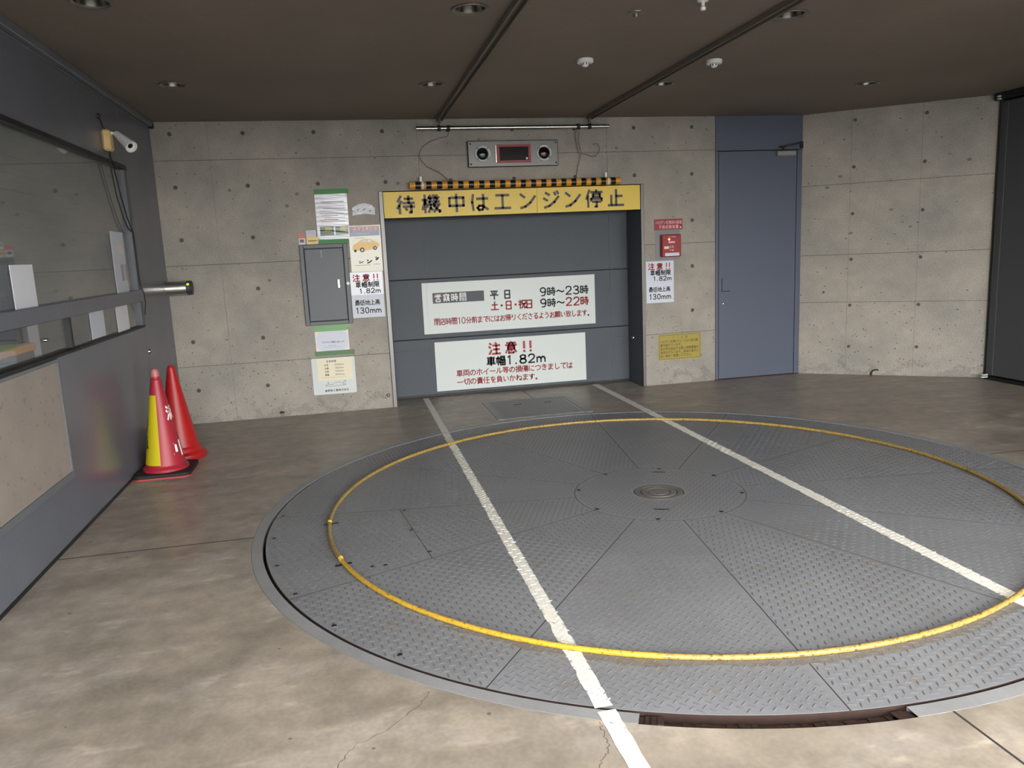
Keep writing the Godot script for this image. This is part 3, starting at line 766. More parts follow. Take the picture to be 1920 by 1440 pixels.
func cell_face(mb: MB, rect: Rect2, holes: Array, cut: Array, place: Callable, out: Vector3) -> void:
	var us := [rect.position.x, rect.end.x]
	var vs := [rect.position.y, rect.end.y]
	for h in holes:
		var e: float = h[2] * 1.25
		for k in [-e, e]:
			if h[0] + k > rect.position.x and h[0] + k < rect.end.x:
				us.append(h[0] + k)
			if h[1] + k > rect.position.y and h[1] + k < rect.end.y:
				vs.append(h[1] + k)
	for c in cut:
		for k in [c.position.x, c.end.x]:
			if k > rect.position.x and k < rect.end.x:
				us.append(k)
		for k in [c.position.y, c.end.y]:
			if k > rect.position.y and k < rect.end.y:
				vs.append(k)
	us.sort()
	vs.sort()
	for i in us.size() - 1:
		if us[i + 1] - us[i] < 1e-5:
			continue
		for j in vs.size() - 1:
			if vs[j + 1] - vs[j] < 1e-5:
				continue
			var mid := Vector2((us[i] + us[i + 1]) / 2, (vs[j] + vs[j + 1]) / 2)
			var gone := false
			for c in cut:
				if c.has_point(mid):
					gone = true
			if gone:
				continue
			var hole: Array = []
			for h in holes:
				if absf(h[0] - mid.x) < 1e-3 and absf(h[1] - mid.y) < 1e-3:
					hole = h
			if hole.is_empty():
				mb.quad(place.call(us[i], vs[j], 0.0), place.call(us[i + 1], vs[j], 0.0), place.call(us[i + 1], vs[j + 1], 0.0), place.call(us[i], vs[j + 1], 0.0), out)
			else:
				var e2: float = hole[2] * 1.25
				for k in 16:
					var a0 := TAU * k / 16.0
					var a1 := TAU * (k + 1) / 16.0
					var q0 := Vector2(cos(a0), sin(a0))
					var q1 := Vector2(cos(a1), sin(a1))
					var s0 := q0 / maxf(absf(q0.x), absf(q0.y)) * e2
					var s1 := q1 / maxf(absf(q1.x), absf(q1.y)) * e2
					var r: float = hole[2]
					mb.quad(place.call(mid.x + q0.x * r, mid.y + q0.y * r, 0.0), place.call(mid.x + s0.x, mid.y + s0.y, 0.0), place.call(mid.x + s1.x, mid.y + s1.y, 0.0), place.call(mid.x + q1.x * r, mid.y + q1.y * r, 0.0), out)

func cast_wall(root: Node3D, cols: Array, rows: Array, holes: Array, cut: Array, place: Callable, out: Vector3) -> void:
	var gap := 0.0026
	var gx := 0.0011
	for i in cols.size() - 1:
		for j in rows.size() - 1:
			var rect := Rect2(cols[i] + gx, rows[j] + gap, cols[i + 1] - cols[i] - 2 * gx, rows[j + 1] - rows[j] - 2 * gap)
			var covered := false
			for c in cut:
				if c.encloses(rect):
					covered = true
			if covered:
				continue
			var mine: Array = []
			for h in holes:
				var in_cut := false
				for c in cut:
					if c.grow(0.04).has_point(Vector2(h[0], h[1])):
						in_cut = true
				if rect.grow(-0.0225).has_point(Vector2(h[0], h[1])) and not in_cut:
					mine.append(h)
			var mb := MB.new()
			cell_face(mb, rect, mine, cut, place, out)
			var a := rect.position
			var b := rect.end
			for e in [[a.x, a.y, b.x, a.y], [b.x, a.y, b.x, b.y], [b.x, b.y, a.x, b.y], [a.x, b.y, a.x, a.y]]:
				mb.flat(place.call(e[0], e[1], 0.0), place.call(e[2], e[3], 0.0), place.call(e[2], e[3], -0.006), place.call((e[0] + e[2]) / 2, (e[1] + e[3]) / 2, 0.0) - place.call((a.x + b.x) / 2, (a.y + b.y) / 2, 0.0))
				mb.flat(place.call(e[0], e[1], 0.0), place.call(e[2], e[3], -0.006), place.call(e[0], e[1], -0.006), place.call((e[0] + e[2]) / 2, (e[1] + e[3]) / 2, 0.0) - place.call((a.x + b.x) / 2, (a.y + b.y) / 2, 0.0))
			var p := part("panel", mb, M.concrete_wall, root)
			for h in mine:
				var cup := MB.new()
				var c3: Vector3 = place.call(h[0], h[1], -0.0045)
				cup.lathe([Vector2(h[2], 0.0045), Vector2(h[2] * 0.8, -0.004), Vector2(h[2] * 0.72, -0.0044), Vector2(0, -0.0044)], 14, ax(out, c3))
				part("tie_hole", cup, M.plug, p)

const CRACKS := [
	[[0.680, -2.160], [0.676, -2.098], [0.670, -2.038], [0.648, -2.0], [0.612, -1.956], [0.60, -1.90]],
	[[0.171, -2.489], [0.129, -2.415], [0.016, -2.307], [-0.087, -2.252], [-0.136, -2.176], [-0.15, -2.08]],
]

func structure() -> void:
	# ---- rear wall
	var wb := setting("wall_back", "grey cast concrete wall with formwork joints and tie holes behind the gate")
	var back := MB.new()
	back.box(Vector3(XL - 0.1, 0, ZW - 0.5), Vector3(0.37, YC, ZW - 0.006))
	back.box(Vector3(3.04, 0, ZW - 0.5), Vector3(3.836, YC, ZW - 0.006))
	back.box(Vector3(0.37, 2.10, ZW - 0.5), Vector3(3.04, YC, ZW - 0.006))
	back.box(Vector3(3.836, 0, ZW - 0.5), Vector3(5.2, YC, ZW - 0.05))
	back.box(Vector3(0.2, 0, ZW - 0.62), Vector3(3.2, 2.2, ZW - 0.5))
	part("backing", back, M.groove, wb)
	var holes: Array = []
	for i in 9:
		for y in [2.65, 2.185, 1.717, 1.245, 0.78, 0.32]:
			holes.append([-1.437 + 0.6265 * i, y, 0.0185])
	var pb := func(u: float, v: float, d: float) -> Vector3:
		return Vector3(u, v, ZW + d)
	cast_wall(wb, [XL, -1.118, 0.77, 2.66, 3.836], [0.0, 0.548, 1.485, 2.42, YC], holes, [Rect2(0.37, -0.1, 2.67, 2.2)], pb, Vector3.BACK)
	# ---- angled wall on the right
	var wr := setting("wall_right", "angled grey concrete wall with joints and tie holes beside the blue door")
	var ex := (RB - RA).normalized()
	var nn := Vector3(-ex.z, 0, ex.x)
	var len := RA.distance_to(RB)
	var pr := func(u: float, v: float, d: float) -> Vector3:
		return RA + ex * u + Vector3.UP * v + nn * d
	var hr: Array = []
	for u in [0.506, 1.157]:
		for y in [2.653, 2.185, 1.71, 1.237, 0.752, 0.31]:
			hr.append([u, y, 0.017])
	hr.append([0.242, 0.895, 0.012])
	cast_wall(wr, [0.0, 0.477, 1.128, len], [0.0, 0.785, 1.29, 2.02, YC], hr, [], pr, nn)
	var br := MB.new()
	var t := Transform3D(Basis(ex, Vector3.UP, nn), RA)
	for q in [[0.0, len + 0.1]]:
		var tmp := MB.new()
		tmp.box(Vector3(q[0] - 0.05, 0, -0.3), Vector3(q[1], YC, -0.006))
		for i in tmp.v.size():
			br.v.append(t * tmp.v[i])
			br.n.append(t.basis * tmp.n[i])
			br.u.append(tmp.u[i])
	part("backing", br, M.groove, wr)
	# ---- wall carrying the sliding door on the far right
	var wf := setting("wall_far_right", "concrete wall behind the dark sliding door")
	part("backing", bx(Vector3(6.42, 0, -7.2), Vector3(6.7, YC, ZB)), M.concrete_wall, wf)
	# ---- left sheet-metal wall with the booth window
	var wl := setting("wall_left", "dark glossy grey sheet-metal wall of the attendant booth")
	part("lower_panel", bx(Vector3(XL - 0.06, 0, -6.64), Vector3(XL, 1.037, -2.6), 0.002), M.sheet_wall_paint, wl)
	part("upper_panel", bx(Vector3(XL - 0.06, 2.262, -6.64), Vector3(XL, YC, -2.6), 0.002), M.sheet_wall_paint, wl)
	part("corner_panel", bx(Vector3(XL - 0.06, 0, -7.70), Vector3(XL, YC, -6.643), 0.002), M.sheet_wall_paint, wl)
	part("street_panel", bx(Vector3(XL - 0.06, 0, -2.597), Vector3(XL, YC, ZB), 0.002), M.sheet_wall_paint, wl)
	part("booth_shell", bx(Vector3(-4.0, -0.05, -7.6), Vector3(-3.9, YC, ZB)), M.booth_inside, wl)
	part("booth_shell", bx(Vector3(-4.0, -0.05, -7.7), Vector3(XL - 0.06, YC, -7.6)), M.booth_inside, wl)
	part("booth_shell", bx(Vector3(-4.0, -0.05, ZB - 0.1), Vector3(XL - 0.06, YC, ZB)), M.booth_inside, wl)
	part("booth_counter", bx(Vector3(-2.3, 0.94, -6.9), Vector3(XL - 0.08, 0.98, -2.6), 0.004), M.booth_inside, wl)
	# ---- floor
	var fl := setting("floor", "worn brownish grey trowelled concrete floor with saw-cut joints")
	for sx in [-1, 1]:
		for sz in [-1, 1]:
			var xe: float = XL - 0.05 if sx < 0 else 6.6
			var ze: float = -8.6 if sz < 0 else ZB
			var p := PackedVector2Array()
			var jx: float = TC.x + sx * 0.004
			var jz: float = TC.z + sz * 0.004
			var r := 2.377
			p.append(Vector2(jx, ze))
			p.append(Vector2(xe, ze))
			p.append(Vector2(xe, jz))
			for k in 49:
				var a := PI / 2 * k / 48.0
				p.append(Vector2(jx + sx * maxf(r * cos(a) - 0.004, 0.0), jz + sz * maxf(r * sin(a) - 0.004, 0.0)))
			var mb := MB.new()
			mb.prism(p, -0.05, 0.0)
			part("slab", mb, M.concrete_floor, fl)
	var seal := MB.new()
	seal.box(Vector3(XL - 0.05, -0.05, TC.z - 0.0045), Vector3(TC.x - 2.376, 0.0003, TC.z + 0.0045))
	seal.box(Vector3(TC.x + 2.376, -0.05, TC.z - 0.0045), Vector3(6.4, 0.0003, TC.z + 0.0045))
	part("joint_seal", seal, M.seal, fl)
	part("joint_seal", bx(Vector3(TC.x - 0.0045, -0.05, TC.z + 2.376), Vector3(TC.x + 0.0045, 0.0003, ZB)), M.seal, fl)
	for c in CRACKS:
		var cm := MB.new()
		for i in c.size() - 1:
			var p0 := Vector3(c[i][0], 0, c[i][1])
			var p1 := Vector3(c[i + 1][0], 0, c[i + 1][1])
			var n := 7
			var last := p0
			for k in n:
				var q := p0.lerp(p1, (k + 1.0) / n) + (Vector3(rng.randf_range(-0.006, 0.006), 0, rng.randf_range(-0.006, 0.006)) if k < n - 1 else Vector3.ZERO)
				var sd := (q - last).normalized().cross(Vector3.UP) * rng.randf_range(0.0006, 0.0014)
				var up := Vector3.UP * 0.0004
				cm.quad(last - sd + up, last + sd + up, q + sd + up, q - sd + up, Vector3.UP)
				last = q
		part("crack", cm, M.groove, fl)
	part("subfloor", bx(Vector3(-4.0, -0.3, -8.6), Vector3(6.7, -0.062, ZB)), M.rust, fl)
	# ---- ceiling with round cut-outs for the downlights
	var ce := setting("ceiling", "dark brown painted ceiling with recessed downlights")
	var ch: Array = []
	for d in downlights():
		ch.append([d.x, d.y, 0.082])
	var mc := MB.new()
	var pc := func(u: float, v: float, d: float) -> Vector3:
		return Vector3(u, YC - d, v)
	cell_face(mc, Rect2(-2.0, -8.6, 8.7, 8.6 + ZB), ch, [], pc, Vector3.DOWN)
	part("soffit", mc, M.ceiling_paint, ce)
	part("slab_above", bx(Vector3(-4.1, YC + 0.2, -8.6), Vector3(6.8, YC + 0.4, ZB)), M.groove, ce)
	part("booth_ceiling", bx(Vector3(-4.1, YC, -8.6), Vector3(XL - 0.06, YC + 0.1, ZB)), M.groove, ce)
	# ---- trims
	var t1 := setting("trim_1", "grey metal channel running along the top of the sheet-metal wall")
	part("channel", bx(Vector3(XL, 2.706, -7.60), Vector3(XL + 0.045, YC, ZB), 0.004), M.cabinet_trim, t1)
	part("lip", bx(Vector3(XL, 2.690, -7.60), Vector3(XL + 0.012, 2.704, ZB), 0.001), M.sheet_wall_paint, t1)
	var bk := MB.new()
	bk.cbox(Vector3(XL + 0.0, 2.695, -7.665), Vector3(XL + 0.045, 2.745, -7.602), 0.006)
	bk.lathe([Vector2(0, 0.012), Vector2(0.012, 0.012), Vector2(0.012, 0)], 10, ax(Vector3.BACK, Vector3(XL + 0.02, 2.72, -7.60)))
	part("end_bracket", bk, M.dark_metal, t1)
	var bs := setting("baseboard_left", "dark skirting strip at the foot of the sheet-metal wall")
	part("strip", bx(Vector3(XL, 0, -7.66), Vector3(XL + 0.006, 0.018, ZB)), M.dark_metal, bs)
	# ---- street outside the open front
	var st := setting("floor_street", "pale street outside the open front of the garage")
	part("road", bx(Vector3(-30, -0.1, ZB + 0.02), Vector3(30, -0.01, 40)), M.asphalt, st)

func downlights() -> Array:
	var a: Array = []
	for z in [-6.13, -4.29]:
		for x in [-1.085, 0.752, 2.612, 4.47]:
			a.append(Vector2(x, z))
	a.append(Vector2(0.752, -0.63))
	a.append(Vector2(2.612, -0.63))
	return a

# ------------------------------------------------------------------ booth window
func booth_window() -> void:
	var w := setting("window_1", "long booth window with a grey middle rail and reflective panes")
	part("head_rail", bx(Vector3(XL - 0.06, 2.235, -6.66), Vector3(XL + 0.012, 2.268, -2.6), 0.003), M.dark_metal, w)
	part("jamb", bx(Vector3(XL - 0.06, 1.03, -6.665), Vector3(XL + 0.010, 2.235, -6.60), 0.003), M.cabinet_paint, w)
	part("sill", bx(Vector3(XL - 0.06, 1.022, -6.66), Vector3(XL + 0.012, 1.040, -2.6), 0.003), M.dark_metal, w)
	part("middle_rail", bx(Vector3(XL - 0.06, 1.228, -6.60), Vector3(XL + 0.028, 1.317, -2.6), 0.004), M.sheet_wall_paint, w)
	part("pane", bx(Vector3(XL - 0.024, 1.317, -6.60), Vector3(XL - 0.018, 2.235, -2.6)), M.window_glass, w)
	part("pane", bx(Vector3(XL - 0.046, 1.317, -6.60), Vector3(XL - 0.040, 2.235, -2.6)), M.window_glass, w)  # second layer of glass, added to strengthen the reflection
	part("pane", bx(Vector3(XL - 0.024, 1.040, -6.60), Vector3(XL - 0.018, 1.228, -5.03)), M.window_glass, w)
	part("pane", bx(Vector3(XL - 0.040, 1.040, -5.05), Vector3(XL - 0.034, 1.228, -2.6)), M.window_glass, w)
	part("sliding_stile", bx(Vector3(XL - 0.045, 1.040, -5.055), Vector3(XL - 0.014, 1.228, -5.025), 0.002), M.dark_metal, w)
	var sh := part("shutter", bx(Vector3(XL - 0.16, 2.20, -6.62), Vector3(XL - 0.08, 2.30, -2.6), 0.006), M.shutter_grey, w, "grey roller shutter lowered behind the upper pane")
	for k in 10:
		var y0 := 1.29 + 0.0915 * k
		part("slat", bx(Vector3(XL - 0.112, y0, -6.60), Vector3(XL - 0.100, y0 + 0.0865, -2.62), 0.004), M.shutter_grey, sh)
	var lk := MB.new()
	lk.lathe([Vector2(0, 0.02), Vector2(0.008, 0.018), Vector2(0.010, 0.0)], 10, ax(Vector3.RIGHT, Vector3(XL - 0.034, 1.126, -4.66)), true)
	part("latch", lk, M.chrome, w)
	var labels := [
		["white paper sheet taped to the booth glass above the rail, beside the orange tray", Vector3(XL - 0.0175, 1.317, -4.59), Vector3(XL - 0.0155, 1.535, -4.30), "laminate"],
		["tall white paper sheet on the booth glass next to the window jamb", Vector3(XL - 0.0175, 1.317, -6.42), Vector3(XL - 0.0155, 1.757, -6.10), "paper"],
		["short white paper hanging below the booth rail, with a pointed lower edge", Vector3(XL - 0.0175, 1.05, -5.70), Vector3(XL - 0.0155, 1.228, -5.41), "paper"],
		["faint white paper below the booth rail closest to the window jamb", Vector3(XL - 0.0175, 1.04, -6.30), Vector3(XL - 0.0155, 1.228, -6.0), "laminate"],
	]
	for i in labels.size():
		var L: Array = labels[i]
		var o := thing("glass_notice", Vector3(L[1].x, L[1].y, L[1].z), L[0], "paper", "papers on the booth window")
		part("sheet", bx(L[1], L[2]), M[L[3]], o)
		if i == 1:
			part("print_block", bx(Vector3(XL - 0.0156, 1.60, -6.36), Vector3(XL - 0.0150, 1.66, -6.26)), M.cream, o)
			part("print_block", bx(Vector3(XL - 0.0156, 1.40, -6.34), Vector3(XL - 0.0150, 1.52, -6.26)), M.print_violet, o)
			part("print_block", bx(Vector3(XL - 0.0156, 1.40, -6.41), Vector3(XL - 0.0150, 1.52, -6.37)), M.print_violet, o)
	var tr := thing("document_tray", Vector3(-1.80, 0.98, -4.2), "orange-topped black tray on the counter inside the booth window", "tray")
	part("box", bx(Vector3(-1.93, 0.98, -4.60), Vector3(-1.67, 1.082, -3.8), 0.004), M.black, tr)
	part("lid", bx(Vector3(-1.94, 1.082, -4.61), Vector3(-1.66, 1.122, -3.79), 0.006), M.orange, tr)
	var cd := thing("desk_card", Vector3(-1.70, 0.98, -4.70), "small white card standing beside the orange tray inside the booth", "card")
	part("card", bx(Vector3(-1.703, 0.98, -4.78), Vector3(-1.700, 1.22, -4.64)), M.paper, cd)

func left_wall_things() -> void:
	var b := thing("wall_board", Vector3(XL, 0.342, -3.8), "off-white scuffed board in a grey frame low on the sheet-metal wall", "board")
	part("panel", bx(Vector3(XL, 0.38, -4.655), Vector3(XL + 0.010, 1.000, -2.9), 0.002), M.board_face, b)
	part("top_rail", bx(Vector3(XL, 1.000, -4.675), Vector3(XL + 0.014, 1.018, -2.88), 0.002), M.cabinet_trim, b)
	part("bottom_rail", bx(Vector3(XL, 0.340, -4.675), Vector3(XL + 0.016, 0.38, -2.88), 0.002), M.cabinet_trim, b)
	part("side_rail", bx(Vector3(XL, 0.38, -4.675), Vector3(XL + 0.014, 1.000, -4.655), 0.002), M.cabinet_trim, b)
	# stainless tube with a status lamp in the corner
	var s := thing("sensor_tube", Vector3(XL, 1.287, -7.585), "chrome sensor tube with a small green light poking out of the corner", "sensor")
	var m1 := MB.new()
	m1.lathe([Vector2(0.067, 0.0), Vector2(0.067, 0.180), Vector2(0.063, 0.182)], 32, ax(Vector3.RIGHT, Vector3(XL, 1.287, -7.585)))
	part("tube", m1, M.tube_steel, s)
	var m2 := MB.new()
	m2.lathe([Vector2(0.063, 0.180), Vector2(0.065, 0.182), Vector2(0.065, 0.220), Vector2(0.058, 0.226), Vector2(0, 0.226)], 32, ax(Vector3.RIGHT, Vector3(XL, 1.287, -7.585)))
	part("end_cap", m2, M.navy, s)
	var m3 := MB.new()
	m3.lathe([Vector2(0, 0.008), Vector2(0.009, 0.006), Vector2(0.013, 0)], 14, ax(Vector3(0, 0.5, 0.85), Vector3(XL + 0.198, 1.287 + 0.034, -7.585 + 0.056)), true)
	part("status_light", m3, M.led_green, s, "yellow-green status light")
	# camera on the sheet-metal wall
	var c := thing("security_camera", Vector3(XL, 2.32, -6.2), "white security camera on a beige junction box above the booth window", "camera")
	part("junction_box", bx(Vector3(XL, 2.315, -6.235), Vector3(XL + 0.055, 2.462, -6.13), 0.014), M.beige_plastic, c, "beige junction box")
	var a1 := Vector3(XL + 0.06, 2.44, -6.18)
	var a2 := Vector3(-1.505, 2.432, -6.17)
	var m4 := MB.new()
	m4.tube([Vector3(XL + 0.05, 2.43, -6.18), a1, a2], 0.011, 10)
	part("bracket", m4, M.white_plastic, c)
	var dr := (Vector3(-1.392, 2.325, -6.06) - a2)
	var m5 := MB.new()
	m5.lathe([Vector2(0, -0.012), Vector2(0.016, -0.010), Vector2(0.022, 0.0), Vector2(0.042, dr.length() * 0.98), Vector2(0.042, dr.length()), Vector2(0.037, dr.length()), Vector2(0.034, dr.length() - 0.02), Vector2(0, dr.length() - 0.02)], 22, ax(dr, a2))
	part("housing", m5, M.white_plastic, c)
	var m6 := MB.new()
	m6.lathe([Vector2(0, 0.004), Vector2(0.018, 0.0)], 16, ax(dr, a2 + dr.normalized() * (dr.length() - 0.016)), true)
	part("lens", m6, M.display_black, c)
	var cg := thing("cable_outlet", Vector3(XL, 2.50, -6.12), "black cable gland with a thin wire above the beige junction box", "cable")
	var m7 := MB.new()
	m7.lathe([Vector2(0.020, 0), Vector2(0.018, 0.012), Vector2(0.010, 0.02), Vector2(0, 0.022)], 14, ax(Vector3(1, -0.3, 0), Vector3(XL, 2.545, -6.10)), true)
	part("gland", m7, M.black, cg)
	var m8 := MB.new()
	m8.tube([Vector3(XL + 0.01, 2.54, -6.10), Vector3(XL + 0.02, 2.50, -6.11), Vector3(XL + 0.016, 2.478, -6.15), Vector3(XL + 0.03, 2.46, -6.18)], 0.004, 6)
	part("wire", m8, M.black, cg)
	var cw := thing("camera_cable", Vector3(XL, 1.05, -6.3), "black cable looping from the camera down the booth window jamb", "cable")
	var m9 := MB.new()
	var pts: Array = []
	for q in [[2.32, -6.19, 0.03], [2.28, -6.22, 0.025], [2.22, -6.27, 0.022], [2.05, -6.36, 0.02], [1.88, -6.47, 0.018], [1.78, -6.58, 0.016], [1.76, -6.62, 0.016], [1.6, -6.625, 0.016], [1.35, -6.63, 0.016], [1.28, -6.64, 0.034], [1.2, -6.64, 0.034], [1.12, -6.66, 0.016]]:
		pts.append(Vector3(XL + q[2], q[0], q[1]))
	m9.tube(pts, 0.004, 6)
	part("cable", m9, M.black, cw)
	var m10 := MB.new()
	pts = []
	for q in [[2.31, -6.17, 0.03], [2.20, -6.20, 0.02], [2.02, -6.28, 0.014], [1.85, -6.40, 0.014], [1.78, -6.50, 0.014], [1.765, -6.58, 0.014]]:
		pts.append(Vector3(XL + q[2], q[0], q[1]))
	m10.tube(pts, 0.004, 6)
	part("cable", m10, M.black, cw)
	var kn := thing("key_cylinder", Vector3(XL, 0.818, -6.715), "small chrome key cylinder in the sheet-metal wall behind the cones", "lock")
	var m11 := MB.new()
	m11.lathe([Vector2(0.020, 0), Vector2(0.019, 0.010), Vector2(0.014, 0.016), Vector2(0, 0.017)], 18, ax(Vector3.RIGHT, Vector3(XL, 0.818, -6.715)), true)
	part("barrel", m11, M.chrome, kn)
	part("keyway", bx(Vector3(XL + 0.0165, 0.812, -6.717), Vector3(XL + 0.018, 0.824, -6.713)), M.black, kn)

# ------------------------------------------------------------------ traffic cones
func on_cone(c: Vector3, r0: float, r1: float, h: float, a0: float, lift: float) -> Callable:   # x is arc length from angle a0 (to the right, seen from outside), y down from the top
	return func(p: Vector2) -> Vector3:
		if p.x == INF:
			return Vector3(cos(a0), 0, sin(a0))
		var y := h - p.y
		var r := lerpf(r0, r1, y / h)
		var a := a0 - p.x / lerpf(r0, r1, 0.4)
		return c + Vector3(cos(a) * (r + lift), y, sin(a) * (r + lift))

func cones() -> void:
	var c := Vector3(-1.395, 0, -5.93)
	var o := thing("traffic_cone", c, "faded red traffic cone with a yellow wrap and white lettering on a black rubber base", "cone", "traffic cones in the corner")
	var bm := MB.new()
	var poly := PackedVector2Array()
	for k in 32:
		var a := TAU * k / 32.0
		var q := Vector2(cos(a), sin(a))
		var s := 0.055
		poly.append(Vector2(c.x, c.z) + Vector2(signf(q.x) * (0.195 - s), signf(q.y) * (0.195 - s)) + q * s)
	bm.prism(poly, 0.010, 0.034)
	part("rubber_base", bm, M.rubber, o, "black rubber weight")
	var lm := MB.new()
	lm.prism(poly, 0.0, 0.010)
	part("base_plate", lm, M.cone_skirt, o)
	var cm := MB.new()
	cm.lathe([Vector2(0.156, 0.034), Vector2(0.156, 0.052), Vector2(0.144, 0.062), Vector2(0.134, 0.075), Vector2(0.036, 0.690), Vector2(0.030, 0.70), Vector2(0.030, 0.715)], 40, Transform3D(Basis(), c))
	part("body", cm, M.cone_faded, o)
	var km := MB.new()
	km.lathe([Vector2(0.030, 0.715), Vector2(0.027, 0.755), Vector2(0.022, 0.768), Vector2(0.012, 0.768), Vector2(0.010, 0.74), Vector2(0, 0.74)], 24, Transform3D(Basis(), c))
	part("cap", km, M.cone_cap, o, "pale pink worn tip")
	var rr := func(y: float) -> float:
		return lerpf(0.134, 0.036, (y - 0.075) / 0.615)
	var ym := MB.new()
	ym.lathe([Vector2(rr.call(0.085) + 0.003, 0.085), Vector2(rr.call(0.585) + 0.003, 0.585)], 24, Transform3D(Basis(), c), false, deg_to_rad(92), deg_to_rad(225))
	ym.lathe([Vector2(rr.call(0.085) + 0.0005, 0.085), Vector2(rr.call(0.085) + 0.003, 0.085)], 24, Transform3D(Basis(), c), false, deg_to_rad(92), deg_to_rad(225))
	var wrap := part("yellow_wrap", ym, M.cone_yellow, o, "yellow wrap with black lettering")
	var p1 := on_cone(c, 0.134 + 0.012, 0.036 - 0.013, 0.77, deg_to_rad(172), 0.0045)
	say(wrap, M.ink, "注", -0.02, 0.34, 0.075, 0.10, 0.075, 0.006, p1)
	say(wrap, M.ink, "意", -0.02, 0.47, 0.080, 0.10, 0.080, 0.006, p1)
	var p2 := on_cone(c, 0.134 + 0.012, 0.036 - 0.013, 0.77, deg_to_rad(40), 0.0025)
	say(o, M.ink_white, "満", -0.005, 0.27, 0.10, 0.10, 0.1, 0.0075, p2)
	say(o, M.ink_white, "車", -0.012, 0.53, 0.12, 0.11, 0.12, 0.0085, p2)
	var d := Vector3(-1.378, 0, -6.37)
	var e := thing("traffic_cone", d, "plain bright red traffic cone with a round skirt behind the yellow-wrapped cone", "cone", "traffic cones in the corner")
	var em := MB.new()
	em.lathe([Vector2(0.150, 0.085), Vector2(0.139, 0.10), Vector2(0.028, 0.715), Vector2(0.020, 0.732), Vector2(0.0, 0.735)], 40, Transform3D(Basis(), d))
	part("body", em, M.cone_red, e)
	var fm := MB.new()
	fm.lathe([Vector2(0.186, 0.0), Vector2(0.190, 0.012), Vector2(0.188, 0.04), Vector2(0.160, 0.060), Vector2(0.150, 0.085)], 40, Transform3D(Basis(), d))
	part("skirt", fm, M.cone_red, e)

# ------------------------------------------------------------------ turntable
# one raised lug: a low ridge with a narrow crown; t places it
func lug_into(mb: MB, cx: float, cz: float, ang: float, l: float, w: float, h: float, y: float) -> void:
	var d := Vector3(cos(ang), 0, sin(ang))
	var s := Vector3(-d.z, 0, d.x)
	var c := Vector3(cx, y, cz)
	var tip0 := c - d * l * 0.5
	var tip1 := c + d * l * 0.5
	var k0 := c - d * l * 0.30 + Vector3.UP * h
	var k1 := c + d * l * 0.30 + Vector3.UP * h
	var q: Array = [c - d * l * 0.30 - s * w * 0.5, c + d * l * 0.30 - s * w * 0.5, c + d * l * 0.30 + s * w * 0.5, c - d * l * 0.30 + s * w * 0.5]
	var n0 := (Vector3.UP * w * 0.5 - s * h).normalized()
	var n1 := (Vector3.UP * w * 0.5 + s * h).normalized()
	mb.quad(q[0], q[1], k1, k0, n0)
	mb.quad(q[3], q[2], k1, k0, n1)
	mb.flat(tip0, q[0], k0, Vector3.UP)
	mb.flat(tip0, q[3], k0, Vector3.UP)
	mb.flat(tip1, q[1], k1, Vector3.UP)
	mb.flat(tip1, q[2], k1, Vector3.UP)

